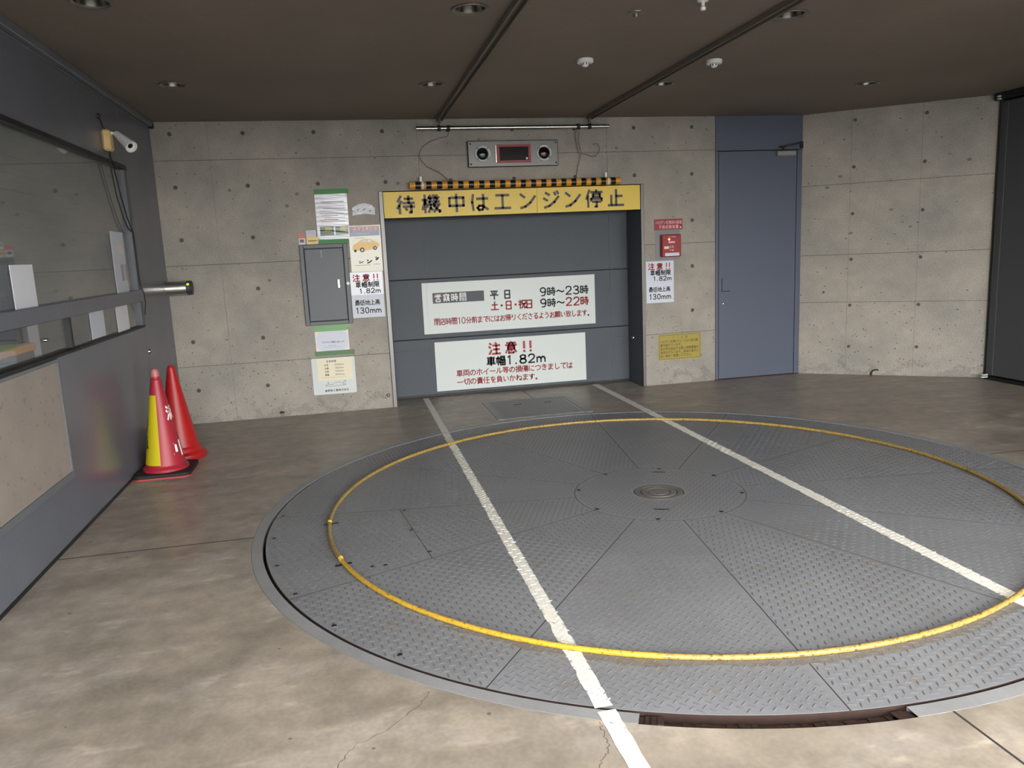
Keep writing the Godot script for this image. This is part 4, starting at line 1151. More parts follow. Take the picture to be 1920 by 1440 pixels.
func turntable() -> void:
	var R := 2.306
	var RH := 0.513
	var o := thing("car_turntable", TC, "large round grey checker-plate car turntable with a yellow guide ring", "turntable")
	var sx := [0.722, 2.585]
	var sw := [0.030, 0.036]
	var stripe_lugs := [MB.new(), MB.new()]
	var lines := [0.5, 1.0]
	for i in 12:
		var a0 := deg_to_rad(7.5 + 30.0 * i)
		var a1 := a0 + deg_to_rad(30.0)
		var base := a0
		var pieces: Array = [[RH, R]]
		if i == 5:
			pieces = [[RH, 1.577], [1.577, R]]
		for pc in pieces:
			var poly := PackedVector2Array()
			var g := 0.0022
			for k in 25:
				var a := lerpf(a0 + g / pc[1], a1 - g / pc[1], k / 24.0)
				var ro: float = pc[1] - g
				if pc[1] < 2.0:
					ro *= cos(PI / 12) / cos(a - (a0 + a1) / 2)
				poly.append(Vector2(TC.x + cos(a) * ro, TC.z + sin(a) * ro))
			for k in 25:
				var a := lerpf(a1 - g / pc[0], a0 + g / pc[0], k / 24.0)
				var ri: float = pc[0] + g
				if pc[0] > 1.0:
					ri *= cos(PI / 12) / cos(a - (a0 + a1) / 2)
				poly.append(Vector2(TC.x + cos(a) * ri, TC.z + sin(a) * ri))
			var mb := MB.new()
			mb.prism(poly, -0.014, 0.0)
			var plate := part("plate", mb, M.plate_steel, o)
			var lm := MB.new()
			var e1 := Vector2(cos(base), sin(base))
			var e2 := Vector2(-e1.y, e1.x)
			var pitch := 0.0435
			for u in range(-2, 56):
				for v in range(-4, 30):
					for hlf in 2:
						var pu := (u + 0.5 * hlf) * pitch
						var pv := (v + 0.5 * hlf) * pitch + 0.012
						var q := e1 * pu + e2 * pv
						var rad := q.length()
						if rad < pc[0] + 0.016 or rad > pc[1] - 0.016:
							continue
						var th := pv
						var tb := q.dot(Vector2(-sin(a1), cos(a1)))
						if th < 0.013 or tb > -0.013:
							continue
						var w := Vector2(TC.x, TC.z) + q
						var tgt := lm
						for k in 2:
							if absf(w.x - sx[k]) < sw[k] - 0.004:
								tgt = stripe_lugs[k]
						var hh := 0.0019 if rad > 1.0 else 0.0012
						lug_into(tgt, w.x, w.y, base + (PI / 4 if hlf == 0 else -PI / 4), 0.0315, 0.0075, hh, 0.0002 if tgt == lm else 0.0011)
			if lm.v.size() > 0:
				var lg := part("tread_lugs", lm, M.lug_steel, plate)
				lg.set_meta("kind", "stuff")
	# dark strips added over plate seams to hide lit gap edges, rusty outer edge
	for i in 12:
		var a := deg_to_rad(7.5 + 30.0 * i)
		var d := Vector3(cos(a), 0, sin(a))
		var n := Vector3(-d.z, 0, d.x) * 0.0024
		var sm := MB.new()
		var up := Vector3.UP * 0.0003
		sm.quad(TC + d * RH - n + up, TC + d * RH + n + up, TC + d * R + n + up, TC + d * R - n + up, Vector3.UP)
		part("seam_dark_strip", sm, M.seal, o)
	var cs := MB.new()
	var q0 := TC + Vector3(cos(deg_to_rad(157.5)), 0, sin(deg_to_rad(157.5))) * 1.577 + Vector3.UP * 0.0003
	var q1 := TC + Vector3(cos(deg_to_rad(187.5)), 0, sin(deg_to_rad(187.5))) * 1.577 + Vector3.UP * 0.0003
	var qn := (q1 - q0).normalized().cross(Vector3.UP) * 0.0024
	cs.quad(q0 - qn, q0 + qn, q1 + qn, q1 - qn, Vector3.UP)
	part("seam_dark_strip", cs, M.seal, o)
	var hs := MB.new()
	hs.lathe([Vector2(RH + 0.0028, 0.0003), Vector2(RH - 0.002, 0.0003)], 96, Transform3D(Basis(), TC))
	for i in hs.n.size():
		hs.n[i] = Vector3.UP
	part("seam_dark_strip", hs, M.seal, o)
	var es := MB.new()
	es.lathe([Vector2(R - 0.001, -0.045), Vector2(R + 0.0006, -0.045), Vector2(R + 0.0006, -0.0006)], 160, Transform3D(Basis(), TC))
	part("outer_edge", es, M.rust, o, "rusty edge of the table")
	# hub plate, manhole cover, bolts and lifting slots
	var hm := MB.new()
	hm.lathe([Vector2(0.152, -0.014), Vector2(0.152, 0.0005), Vector2(RH - 0.0015, 0.0005), Vector2(RH - 0.0015, -0.014)], 72, Transform3D(Basis(), TC))
	var hub := part("hub_plate", hm, M.plate_steel, o)
	var lmh := MB.new()
	for u in range(-12, 13):
		for v in range(-12, 13):
			for hlf in 2:
				var q := Vector2(u + 0.5 * hlf, v + 0.5 * hlf) * 0.0435
				if q.length() < 0.17 or q.length() > RH - 0.02:
					continue
				lug_into(lmh, TC.x + q.x, TC.z + q.y, PI / 4 if hlf == 0 else -PI / 4, 0.031, 0.0075, 0.0009, 0.0006)
	var lh := part("tread_lugs", lmh, M.lug_steel, hub)
	lh.set_meta("kind", "stuff")
	var mh := MB.new()
	mh.lathe([Vector2(0.146, -0.012), Vector2(0.146, 0.0015), Vector2(0.116, 0.0015), Vector2(0.114, -0.006), Vector2(0.107, -0.006), Vector2(0.105, 0.0025), Vector2(0.072, 0.0025), Vector2(0.070, -0.005), Vector2(0.064, -0.005), Vector2(0.062, 0.0025), Vector2(0, 0.003)], 48, Transform3D(Basis(), TC))
	part("manhole_cover", mh, M.manhole, o, "round dark cover at the hub")
	for k in 8:
		var a := deg_to_rad(-112.0 + 45.0 * k)
		var bm := MB.new()
		bm.lathe([Vector2(0.013, 0.0006), Vector2(0.012, 0.0035), Vector2(0.006, 0.004), Vector2(0, 0.002)], 12, Transform3D(Basis(), TC + Vector3(cos(a), 0, sin(a)) * 0.492))
		part("bolt", bm, M.dark_metal, o)
	for s in [[1.930, -4.668, -0.36], [1.660, -3.978, -0.36]]:
		var sm := MB.new()
		var t := Transform3D(Basis(Vector3.UP, s[2]), Vector3(s[0], 0.0012, s[1]))
		sm.prism(PackedVector2Array([Vector2(-0.042, -0.007), Vector2(0.042, -0.007), Vector2(0.042, 0.007), Vector2(-0.042, 0.007)]), -0.001, 0.0006, t)
		part("lifting_slot", sm, M.black, o)
	for q in [[2.267, 188.2], [2.265, 178.6], [2.263, 168.3], [2.263, 158.5], [2.27, 148.2], [1.548, 186.5], [1.535, 173.6], [1.55, 160.5], [1.86, 160.5], [1.80, 159.8], [2.262, 138.0]]:
		var a := deg_to_rad(q[1])
		var bm := MB.new()
		bm.lathe([Vector2(0.011, 0.0), Vector2(0.010, 0.003), Vector2(0.005, 0.0035), Vector2(0, 0.0015)], 10, Transform3D(Basis(), TC + Vector3(cos(a), 0, sin(a)) * q[0]))
		part("bolt", bm, M.dark_metal, o)
	# yellow guide ring, split where its ends meet
	var gm := MB.new()
	var pts: Array = []
	for k in 41:
		var a := deg_to_rad(164.2 - 52.0 * k / 40.0)
		pts.append(TC + Vector3(cos(a) * 1.969, 0.0112, sin(a) * 1.969))
	gm.tube(pts, 0.0112, 12)
	var ring := part("guide_ring", gm, M.yellow_pipe_paint, o, "bright yellow painted arc of the pipe ring")
	gm = MB.new()
	pts = []
	for k in 221:
		var a := deg_to_rad(164.2 - 52.0 - 307.3 * k / 220.0)
		pts.append(TC + Vector3(cos(a) * 1.969, 0.0112, sin(a) * 1.969))
	gm.tube(pts, 0.0112, 12)
	part("guide_ring", gm, M.worn_pipe_paint, o, "worn tan and yellow arc of the pipe ring")
	# road dirt packed against the pipe
	var gr := MB.new()
	var rg := RandomNumberGenerator.new()
	rg.seed = 5
	var fn := FastNoiseLite.new()
	fn.seed = 9
	fn.frequency = 0.05
	for k in 720:
		var b := [deg_to_rad(k * 0.5), deg_to_rad(k * 0.5 + 0.5)]
		if k * 0.5 > 138 and k * 0.5 < 300:
			continue
		var q: Array = []
		for j in 2:
			var i0 := 0.026 + 0.018 * fn.get_noise_1d(k + j) + rg.randf_range(-0.004, 0.004)
			var o0 := 0.045 + 0.03 * fn.get_noise_1d(900 + k + j) + rg.randf_range(-0.005, 0.005)
			q.append(TC + Vector3(cos(b[j]) * (1.969 - i0), 0.0007, sin(b[j]) * (1.969 - i0)))
			q.append(TC + Vector3(cos(b[j]) * (1.969 + o0), 0.0007, sin(b[j]) * (1.969 + o0)))
		gr.quad(q[0], q[1], q[3], q[2], Vector3.UP)
	var gd := part("dirt_band", gr, M.dirt, o, "brown dirt packed along the pipe ring")
	gd.set_meta("kind", "stuff")
	for a in [182.2, 165.4]:
		var cm := MB.new()
		var ra := deg_to_rad(a)
		cm.lathe([Vector2(0, 0.015), Vector2(0.007, 0.013), Vector2(0.012, 0.007), Vector2(0.014, 0), Vector2(0.012, -0.007), Vector2(0.007, -0.013), Vector2(0, -0.015)], 14, ax(Vector3(-sin(ra), 0, cos(ra)), TC + Vector3(cos(ra) * 1.969, 0.017, sin(ra) * 1.969)), true)
		part("joint", cm, M.yellow_pipe_paint, ring)
	for s in [[-0.122, -3.737, 0.25], [-0.191, -4.364, 0.13]]:
		var sm := MB.new()
		sm.prism(PackedVector2Array([Vector2(-0.042, -0.010), Vector2(0.042, -0.010), Vector2(0.042, 0.010), Vector2(-0.042, 0.010)]), -0.001, 0.0024, Transform3D(Basis(Vector3.UP, s[2]), Vector3(s[0], 0, s[1])))
		part("lifting_slot", sm, M.black, o)
	# painted wheel stripes across the table
	for k in 2:
		var half := sqrt(R * R - pow(sx[k] - TC.x, 2)) - 0.004
		var st := part("wheel_stripe", ragged(sx[k], sw[k], TC.z - half, TC.z + half, 0.0010, 60 + k), M.stripe_paint, o, "white painted stripe")
		var lg := part("tread_lugs", stripe_lugs[k], M.stripe_paint, st)
		lg.set_meta("kind", "stuff")
	# fixed border ring let into the floor, eaten away at the front
	var rim: Node3D = get_node("floor")
	var rm := MB.new()
	var r0 := 2.320
	var r1 := 2.3755
	rm.lathe([Vector2(r0, -0.04), Vector2(r0, 0.001), Vector2(r1, 0.001), Vector2(r1, -0.04)], 200, Transform3D(Basis(), TC), false, deg_to_rad(114.2), deg_to_rad(360.0 + 93.0))
	part("border_ring", rm, M.rim_paint, rim, "flat grey steel border ring round the turntable")
	var rust := MB.new()
	var rs := RandomNumberGenerator.new()
	rs.seed = 77
	for k in 44:
		var b0 := deg_to_rad(93.0 + 21.2 * k / 44.0)
		var b1 := deg_to_rad(93.0 + 21.2 * (k + 1) / 44.0)
		var y := -0.026 + rs.randf_range(-0.004, 0.004)
		if k < 3 or k > 39:
			y = -0.010 + rs.randf_range(-0.006, 0.006)
		rust.lathe([Vector2(r0, y - 0.01), Vector2(r0, y), Vector2(r1, y + rs.randf_range(0, 0.008)), Vector2(r1, y - 0.01)], 1, Transform3D(Basis(), TC), false, b0, b1)
	part("rusted_bed", rust, M.rust, rim, "dark rusted section where the paint and steel are gone")

# strip along z with frayed edges
func ragged(x: float, hw: float, z0: float, z1: float, y: float, sd: int) -> MB:
	var r := RandomNumberGenerator.new()
	r.seed = sd
	var mb := MB.new()
	var n := int((z1 - z0) / 0.03) + 1
	var pl := 0.0
	var prr := 0.0
	for i in n:
		var za := lerpf(z0, z1, float(i) / n)
		var zb := lerpf(z0, z1, float(i + 1) / n)
		var nl := r.randf_range(-0.0022, 0.0022) - (0.006 if r.randf() < 0.04 else 0.0)
		var nr := r.randf_range(-0.0022, 0.0022) - (0.006 if r.randf() < 0.04 else 0.0)
		var q := [Vector3(x - hw - pl, y, za), Vector3(x + hw + prr, y, za), Vector3(x + hw + nr, y, zb), Vector3(x - hw - nl, y, zb)]
		mb.quad(q[0], q[1], q[2], q[3], Vector3.UP)
		for e in [[0, 3, Vector3.LEFT], [1, 2, Vector3.RIGHT]]:
			var dn := Vector3(0, -y - 0.001, 0)
			mb.quad(q[e[0]], q[e[1]], q[e[1]] + dn, q[e[0]] + dn, e[2])
		pl = nl
		prr = nr
	return mb

func floor_things() -> void:
	var spots := [
		[0.722, 0.030, -8.02, TC.z - 2.073, "worn white floor line between the gate and the turntable, under the hours sign edge"],
		[2.585, 0.036, -8.02, TC.z - 2.175, "worn white floor line between the gate and the turntable, beside the stainless right post"],
		[0.722, 0.031, TC.z + 2.073, 0.6, "white floor line leading off the turntable toward the street"],
		[2.585, 0.036, TC.z + 2.175, 0.6, "white floor line leaving the turntable next to the saw-cut floor joint"],
	]
	for i in 4:
		var s: Array = spots[i]
		var o := tag(obj("floor_line", ragged(s[0], s[1], s[2], s[3], 0.0022, 90 + i), M.stripe_paint), s[4], "line", "white lane lines on the floor")
	# pit cover before the gate
	var p := thing("pit_cover", Vector3(1.68, 0, -7.1), "rectangular checker-plate pit cover in the floor before the gate", "cover")
	part("plate", bx(Vector3(1.30, 0, -7.50), Vector3(2.06, 0.004, -6.69), 0.001), M.plate_steel, p)
	var lm := MB.new()
	for u in range(0, 18):
		for v in range(0, 19):
			for h in 2:
				var x := 1.325 + (u + 0.5 * h) * 0.0435
				var z := -7.475 + (v + 0.5 * h) * 0.0435
				if x > 2.04 or z > -6.71:
					continue
				lug_into(lm, x, z, PI / 4 if h == 0 else -PI / 4, 0.0315, 0.0075, 0.0018, 0.0042)
	var lg := part("tread_lugs", lm, M.lug_steel, p)
	lg.set_meta("kind", "stuff")
	part("side_frame", bx(Vector3(1.235, 0, -7.50), Vector3(1.296, 0.005, -6.67), 0.001), M.rim_paint, p)
	part("side_frame", bx(Vector3(2.064, 0, -7.50), Vector3(2.125, 0.005, -6.67), 0.001), M.rim_paint, p)
	part("end_frame", bx(Vector3(1.235, 0, -7.53), Vector3(2.125, 0.004, -7.504), 0.001), M.rim_paint, p)
	for x in [1.545, 1.85]:
		part("lifting_slot", bx(Vector3(x - 0.036, 0.004, -7.279), Vector3(x + 0.036, 0.0066, -7.262)), M.black, p)
	# small fixings at the foot of the walls
	var a := thing("anchor_stub", Vector3(-0.70, 0, ZW + 0.02), "short steel anchor stub with a black cap at the foot of the rear wall", "bolt")
	part("stub", bx(Vector3(-0.708, 0, ZW), Vector3(-0.688, 0.04, ZW + 0.02), 0.003), M.galvanised, a)
	part("cap", bx(Vector3(-0.724, 0.038, ZW), Vector3(-0.680, 0.056, ZW + 0.026), 0.004), M.black, a)
	var ex := (RB - RA).normalized()
	var hk := RA + ex * 0.74 + Vector3(-ex.z, 0, ex.x) * 0.02
	var b := thing("floor_hook", hk, "black bent hook at the foot of the angled concrete wall", "hook")
	var hm := MB.new()
	hm.tube([hk, hk + Vector3(0, 0.035, 0), hk + Vector3(0.01, 0.055, 0.01), hk + Vector3(0.035, 0.062, 0.02), hk + Vector3(0.06, 0.058, 0.03)], 0.008, 8)
	part("hook", hm, M.black, b)
	var c := thing("wall_eyelet", Vector3(0.322, 0.13, ZW), "small shiny eyelet low on the rear wall beside the gate post", "eyelet")
	var em := MB.new()
	em.lathe([Vector2(0.018, 0), Vector2(0.016, 0.014), Vector2(0.008, 0.022), Vector2(0, 0.023)], 14, ax(Vector3.BACK, Vector3(0.322, 0.131, ZW)), true)
	part("eyelet", em, M.stainless, c)

# ------------------------------------------------------------------ lift gate and its signs
func gate() -> void:
	var o := thing("lift_gate", Vector3(1.705, 0, -7.9), "wide dark grey lift gate of three flat panels", "gate")
	var zf := -8.06
	for r in [[0.028, 0.616], [0.622, 1.236], [1.242, 1.98]]:
		part("panel", bx(Vector3(0.408, r[0], zf - 0.06), Vector3(3.002, r[1], zf), 0.004), M.gate_paint, o)
	part("seal", bx(Vector3(0.408, 0.004, zf - 0.04), Vector3(3.002, 0.028, zf - 0.012)), M.black, o)
	var fr := setting("trim_2", "stainless posts and dark header framing the lift gate")
	part("post", bx(Vector3(0.366, 0, -8.12), Vector3(0.408, 2.10, ZW + 0.016), 0.004), M.stainless_brushed, fr, "stainless post")
	part("post", bx(Vector3(3.004, 0, ZW - 0.012), Vector3(3.040, 2.10, ZW + 0.016), 0.004), M.stainless_brushed, fr, "stainless post")
	part("jamb", bx(Vector3(3.004, 0, -8.12), Vector3(3.040, 2.0, ZW - 0.013), 0.002), M.gate_paint, fr)
	part("header", bx(Vector3(0.408, 1.852, -8.0), Vector3(3.004, 2.095, ZW - 0.004), 0.002), M.dark_metal, fr)
	var km := MB.new()
	km.lathe([Vector2(0.022, 0), Vector2(0.020, 0.012), Vector2(0.012, 0.02), Vector2(0, 0.021)], 16, ax(Vector3.LEFT, Vector3(3.004, 0.50, -7.93)), true)
	part("key_switch", km, M.chrome, fr)
	# yellow header sign
	var ys := thing("header_sign", Vector3(1.705, 1.848, ZW), "long yellow sign with large dark lettering above the gate", "sign")
	part("board", bx(Vector3(0.410, 1.846, ZW - 0.003), Vector3(1.915, 2.090, ZW + 0.010), 0.001), M.sign_yellow, ys)
	part("board", bx(Vector3(1.917, 1.846, ZW - 0.003), Vector3(3.002, 2.090, ZW + 0.010), 0.001), M.sign_yellow, ys)
	var pl := on_wall(Vector3(0, 2.090, ZW + 0.0106))
	var s := "待機中はエンジン停止"
	var xs := [0.533, 0.778, 1.025, 1.252, 1.482, 1.735, 1.975, 2.200, 2.424, 2.655]
	for i in 10:
		say(ys, M.ink_grey, s[i], xs[i], 0.037, 0.172, 0.168, 0.172, 0.0122, pl)
	# opening hours
	var zs := zf + 0.004
	var h := thing("hours_sign", Vector3(1.69, 0.668, zf), "white opening hours sign with black and red lettering on the middle gate panel", "sign")
	part("board", bx(Vector3(0.757, 0.668, zf + 0.0002), Vector3(2.622, 1.198, zs), 0.001), M.sign_white, h)
	pl = on_wall(Vector3(0.757, 1.198, zs + 0.0012))
	part("caption_bar", bx(Vector3(0.757 + 0.107, 1.198 - 0.215, zs), Vector3(0.757 + 0.648, 1.198 - 0.107, zs + 0.0006)), M.navy, h)
	say(h, M.ink_white, "営業時間", 0.128, 0.122, 0.070, 0.078, 0.087, 0.0050, pl)
	say(h, M.ink, "平", 0.712, 0.115, 0.090, 0.092, 0.09, 0.0078, pl)
	say(h, M.ink, "日", 0.855, 0.115, 0.084, 0.090, 0.09, 0.0078, pl)
	say(h, M.ink, "9時〜23時", 1.25, 0.112, 0.089, 0.089, 0.099, 0.0072, pl, 0.84)
	say(h, M.ink, "9時〜", 1.25, 0.232, 0.089, 0.089, 0.099, 0.0072, pl, 0.84)
	say(h, M.ink_red, "土・日・祝日", 0.715, 0.230, 0.084, 0.090, 0.075, 0.0074, pl)
	say(h, M.ink_red, "22時", 1.25 + 0.099 * 0.84 + 0.010 * 0.16 + 0.198, 0.232, 0.089, 0.089, 0.099, 0.0072, pl, 0.84)
	say(h, M.ink_red, "閉店時間10分前までにはお帰りくださるようお願い致します。", 0.110, 0.374, 0.0575, 0.067, 0.0605, 0.0043, pl, 0.8)
	# width warning
	var c := thing("width_warning_sign", Vector3(1.67, 0.05, zf), "white car width warning sign with red heading on the lowest gate panel", "sign")
	part("board", bx(Vector3(0.853, 0.056, zf + 0.0002), Vector3(2.500, 0.578, zs), 0.001), M.sign_white, c)
	pl = on_wall(Vector3(0.853, 0.578, zs + 0.0008))
	say(c, M.ink_red, "注", 0.575, 0.045, 0.125, 0.125, 0.12, 0.0112, pl)
	say(c, M.ink_red, "意", 0.755, 0.045, 0.125, 0.125, 0.12, 0.0108, pl)
	for x in [0.930, 1.000]:
		var b := MB.new()
		char_into(b, "!", x, 0.052, 0.06, 0.112, 0.0125, pl)
		part("character", b, M.ink_red, c)
	say(c, M.ink, "車幅1.82m", 0.545, 0.194, 0.095, 0.095, 0.106, 0.0088, pl, 0.88)
	say(c, M.ink_red, "車両のホイール等の損傷につきましては", 0.215, 0.312, 0.067, 0.069, 0.0712, 0.0046, pl)
	say(c, M.ink_red, "一切の責任を負いかねます。", 0.215, 0.405, 0.067, 0.069, 0.0712, 0.0046, pl)

# ------------------------------------------------------------------ signal box, bars and cables over the gate
func over_gate() -> void:
	var o := thing("signal_panel", Vector3(1.69, 2.30, ZW), "stainless signal panel with green and red lamps and a dark display", "signal")
	part("plate", bx(Vector3(1.243, 2.296, ZW), Vector3(2.142, 2.542, ZW + 0.045), 0.006), M.stainless_brushed, o)
	var zf := ZW + 0.045
	for L in [[1.385, 2.421, "lens_green", "dark green signal lamp"], [1.997, 2.419, "lens_red", "dark red signal lamp"]]:
		var rm := MB.new()
		rm.lathe([Vector2(0.078, 0), Vector2(0.076, 0.012), Vector2(0.070, 0.016), Vector2(0.058, 0.012), Vector2(0.056, 0)], 36, ax(Vector3.BACK, Vector3(L[0], L[1], zf)), true)
		var ring := part("lamp_ring", rm, M.sign_white, o)
		for k in 4:
			var a := PI / 4 + PI / 2 * k
			var q := Vector3(L[0] + cos(a) * 0.068, L[1] + sin(a) * 0.068, zf + 0.014)
			part("screw", bx(q - Vector3(0.006, 0.006, 0.004), q + Vector3(0.006, 0.006, 0.004), 0.002), M.galvanised, ring)
		var lm := MB.new()
		var prof: Array = []
		for k in 9:
			var t := PI / 2 * k / 8.0
			prof.append(Vector2(0.057 * cos(t), 0.026 * sin(t)))
		lm.lathe(prof, 36, ax(Vector3.BACK, Vector3(L[0], L[1], zf)), true)
		part("lamp_lens", lm, M[L[2]], ring, L[3])
	part("display", bx(Vector3(1.55, 2.352, zf), Vector3(1.84, 2.482, zf + 0.008)), M.display_black, o, "dark display")
	for r in [[1.525, 2.332, 1.862, 2.354], [1.525, 2.480, 1.862, 2.502], [1.525, 2.354, 1.552, 2.480], [1.836, 2.354, 1.862, 2.480]]:
		part("display_frame", bx(Vector3(r[0], r[1], zf), Vector3(r[2], r[3], zf + 0.016), 0.002), M.frame_red, o)
	part("bezel", bx(Vector3(1.508, 2.334, zf), Vector3(1.524, 2.500, zf + 0.014), 0.002), M.stainless, o)
	var dm := MB.new()
	dm.lathe([Vector2(0.011, 0), Vector2(0.009, 0.006), Vector2(0, 0.008)], 12, ax(Vector3.BACK, Vector3(1.822, 2.370, zf + 0.008)), true)
	part("indicator", dm, M.ink_white, o)
	for q in [[1.27, 2.515], [1.27, 2.325], [2.118, 2.515], [2.118, 2.325]]:
		var sm := MB.new()
		sm.lathe([Vector2(0.009, 0), Vector2(0.008, 0.004), Vector2(0, 0.005)], 10, ax(Vector3.BACK, Vector3(q[0], q[1], zf)), true)
		part("screw", sm, M.dark_metal, o)
	# horizontal steel bar
	var zb := ZW + 0.07
	var b := thing("steel_bar", Vector3(1.71, 2.64, zb), "polished horizontal steel bar just under the ceiling above the signal panel", "bar")
	var bm := MB.new()
	bm.tube([Vector3(0.759, 2.660, zb), Vector3(2.662, 2.657, zb)], 0.019, 18)
	part("bar", bm, M.stainless, b)
	for x in [0.973, 1.062, 2.346, 2.462]:
		var cm := MB.new()
		cm.lathe([Vector2(0.019, -0.016), Vector2(0.026, -0.016), Vector2(0.026, 0.016), Vector2(0.019, 0.016)], 18, ax(Vector3.RIGHT, Vector3(x, 2.659, zb)))
		var cl := part("clamp", cm, M.dark_metal, b)
		if x < 1.0 or x > 2.4:
			var hm := MB.new()
			hm.tube([Vector3(x, 2.68, zb), Vector3(x + 0.008, 2.695, zb), Vector3(x + 0.012, 2.712, zb), Vector3(x, 2.728, zb), Vector3(x - 0.01, 2.715, zb), Vector3(x - 0.004, 2.70, zb)], 0.005, 6)
			part("hook", hm, M.galvanised, cl)
	# striped height bar
	var zp := ZW + 0.062
	var s := thing("height_bar", Vector3(1.71, 2.10, zp), "yellow and black banded padded height bar lying above the yellow sign", "bar")
	var n := 41
	var x0 := 0.664
	var x1 := 2.768
	var yy := func(x: float) -> float:
		return lerpf(2.140, 2.132, (x - x0) / (x1 - x0)) - 0.004 * sin(PI * (x - x0) / (x1 - x0))
	for i in n:
		var xa := lerpf(x0, x1, float(i) / n)
		var xb := lerpf(x0, x1, float(i + 1) / n)
		var mb := MB.new()
		mb.tube([Vector3(xa, yy.call(xa), zp), Vector3(xb, yy.call(xb), zp)], 0.0365 if i % 2 == 0 else 0.0368, 18, i == 0 or i == n - 1)
		part("band", mb, M.band_yellow if i % 2 == 0 else M.band_black, s)
	for x in [0.775, 2.630]:
		var q := MB.new()
		q.cbox(Vector3(x - 0.011, yy.call(x) + 0.036, zp - 0.02), Vector3(x + 0.011, yy.call(x) + 0.085, zp - 0.014), 0.002)
		q.lathe([Vector2(0.0372, -0.008), Vector2(0.039, -0.008), Vector2(0.039, 0.008), Vector2(0.0372, 0.008)], 16, ax(Vector3.RIGHT, Vector3(x + 0.012, yy.call(x), zp)))
		part("hanger", q, M.white_plastic, s, "white hanger strap")
	var cabs := [
		["thin grey cable looping from the steel bar to the banded bar beside the green lamp", [[1.062, 2.64], [1.066, 2.61], [1.050, 2.588], [0.965, 2.572], [0.884, 2.544], [0.810, 2.497], [0.775, 2.424], [0.792, 2.375], [0.839, 2.315], [0.948, 2.263], [1.046, 2.181]]],
		["thin grey cable dropping beside the red signal lamp to the banded bar", [[2.346, 2.64], [2.322, 2.60], [2.330, 2.537], [2.356, 2.424], [2.378, 2.395], [2.36, 2.33], [2.34, 2.266], [2.316, 2.175]]],
		["thin grey cable coil hooked onto the wall right of the signal panel", [[2.36, 2.63], [2.352, 2.54], [2.375, 2.44], [2.389, 2.403], [2.44, 2.40], [2.477, 2.381], [2.535, 2.380], [2.570, 2.420], [2.573, 2.461], [2.545, 2.50], [2.50, 2.49]]],
	]
	for c in cabs:
		var root := thing("hanging_cable", Vector3(c[1][0][0], 2.17, ZW + 0.05), c[0], "cable", "cables above the gate")
		var cm := MB.new()
		var pts: Array = []
		for i in c[1].size():
			var f: float = float(i) / (c[1].size() - 1)
			var dz := 0.07 if i == 0 else 0.05 - 0.028 * sin(PI * f)
			pts.append(Vector3(c[1][i][0], c[1][i][1], ZW + dz))
		cm.tube(pts, 0.0038, 6)
		part("cable", cm, M.cable_grey, root)
	# two channels on the ceiling
	var ch := [["dark strut channel on the ceiling running to the hook by the green lamp", 0.982], ["dark strut channel on the ceiling running to the hook by the red lamp", 2.462]]
	for c in ch:
		var x: float = c[1]
		var r := thing("ceiling_channel", Vector3(x, YC, -3.0), c[0], "channel", "channels on the ceiling")
		part("web", bx(Vector3(x - 0.030, YC - 0.012, -7.60), Vector3(x + 0.030, YC, ZB - 0.2), 0.001), M.channel_paint, r)
		part("flange", bx(Vector3(x - 0.030, YC - 0.036, -7.60), Vector3(x - 0.018, YC - 0.012, ZB - 0.2), 0.002), M.channel_paint, r)
		part("flange", bx(Vector3(x + 0.018, YC - 0.036, -7.60), Vector3(x + 0.030, YC - 0.012, ZB - 0.2), 0.002), M.channel_paint, r)
		var em := MB.new()
		em.lathe([Vector2(0.010, 0), Vector2(0.010, 0.05), Vector2(0, 0.05)], 10, ax(Vector3.DOWN, Vector3(x, YC - 0.005, -7.59)))
		part("eye_bolt", em, M.galvanised, r)

# ------------------------------------------------------------------ papers and boxes on the rear wall
func rip(x: float, y: float) -> float:   # buckled laminate
	return 0.0022 + 0.0012 * sin(y * 150.0 + 2.5 * sin(x * 9.0)) * clampf(0.9 - (x + 0.22) * 2.4, 0.12, 1.0) + 0.0014 * sin(y * 31.0 + x * 14.0)

func rippled(x0: float, x1: float, y0: float, y1: float, lift: float, nx: int, ny: int) -> MB:
	var mb := MB.new()
	var f := func(i: int, j: int) -> Vector3:
		var x := lerpf(x0, x1, float(i) / nx)
		var y := lerpf(y0, y1, float(j) / ny)
		return Vector3(x, y, ZW + rip(x, y) + lift)
	var nr := func(i: int, j: int) -> Vector3:
		var x := lerpf(x0, x1, float(i) / nx)
		var y := lerpf(y0, y1, float(j) / ny)
		return Vector3(-(rip(x + 0.002, y) - rip(x - 0.002, y)) / 0.004, -(rip(x, y + 0.002) - rip(x, y - 0.002)) / 0.004, 1).normalized()
	for i in nx:
		for j in ny:
			mb.tri(f.call(i, j), f.call(i + 1, j), f.call(i + 1, j + 1), nr.call(i, j), nr.call(i + 1, j), nr.call(i + 1, j + 1))
			mb.tri(f.call(i, j), f.call(i + 1, j + 1), f.call(i, j + 1), nr.call(i, j), nr.call(i + 1, j + 1), nr.call(i, j + 1))
	return mb

func sheet(lo: Vector2, hi: Vector2, th := 0.0012, back := 0.0) -> MB:
	return bx(Vector3(lo.x, lo.y, ZW + back), Vector3(hi.x, hi.y, ZW + back + th))

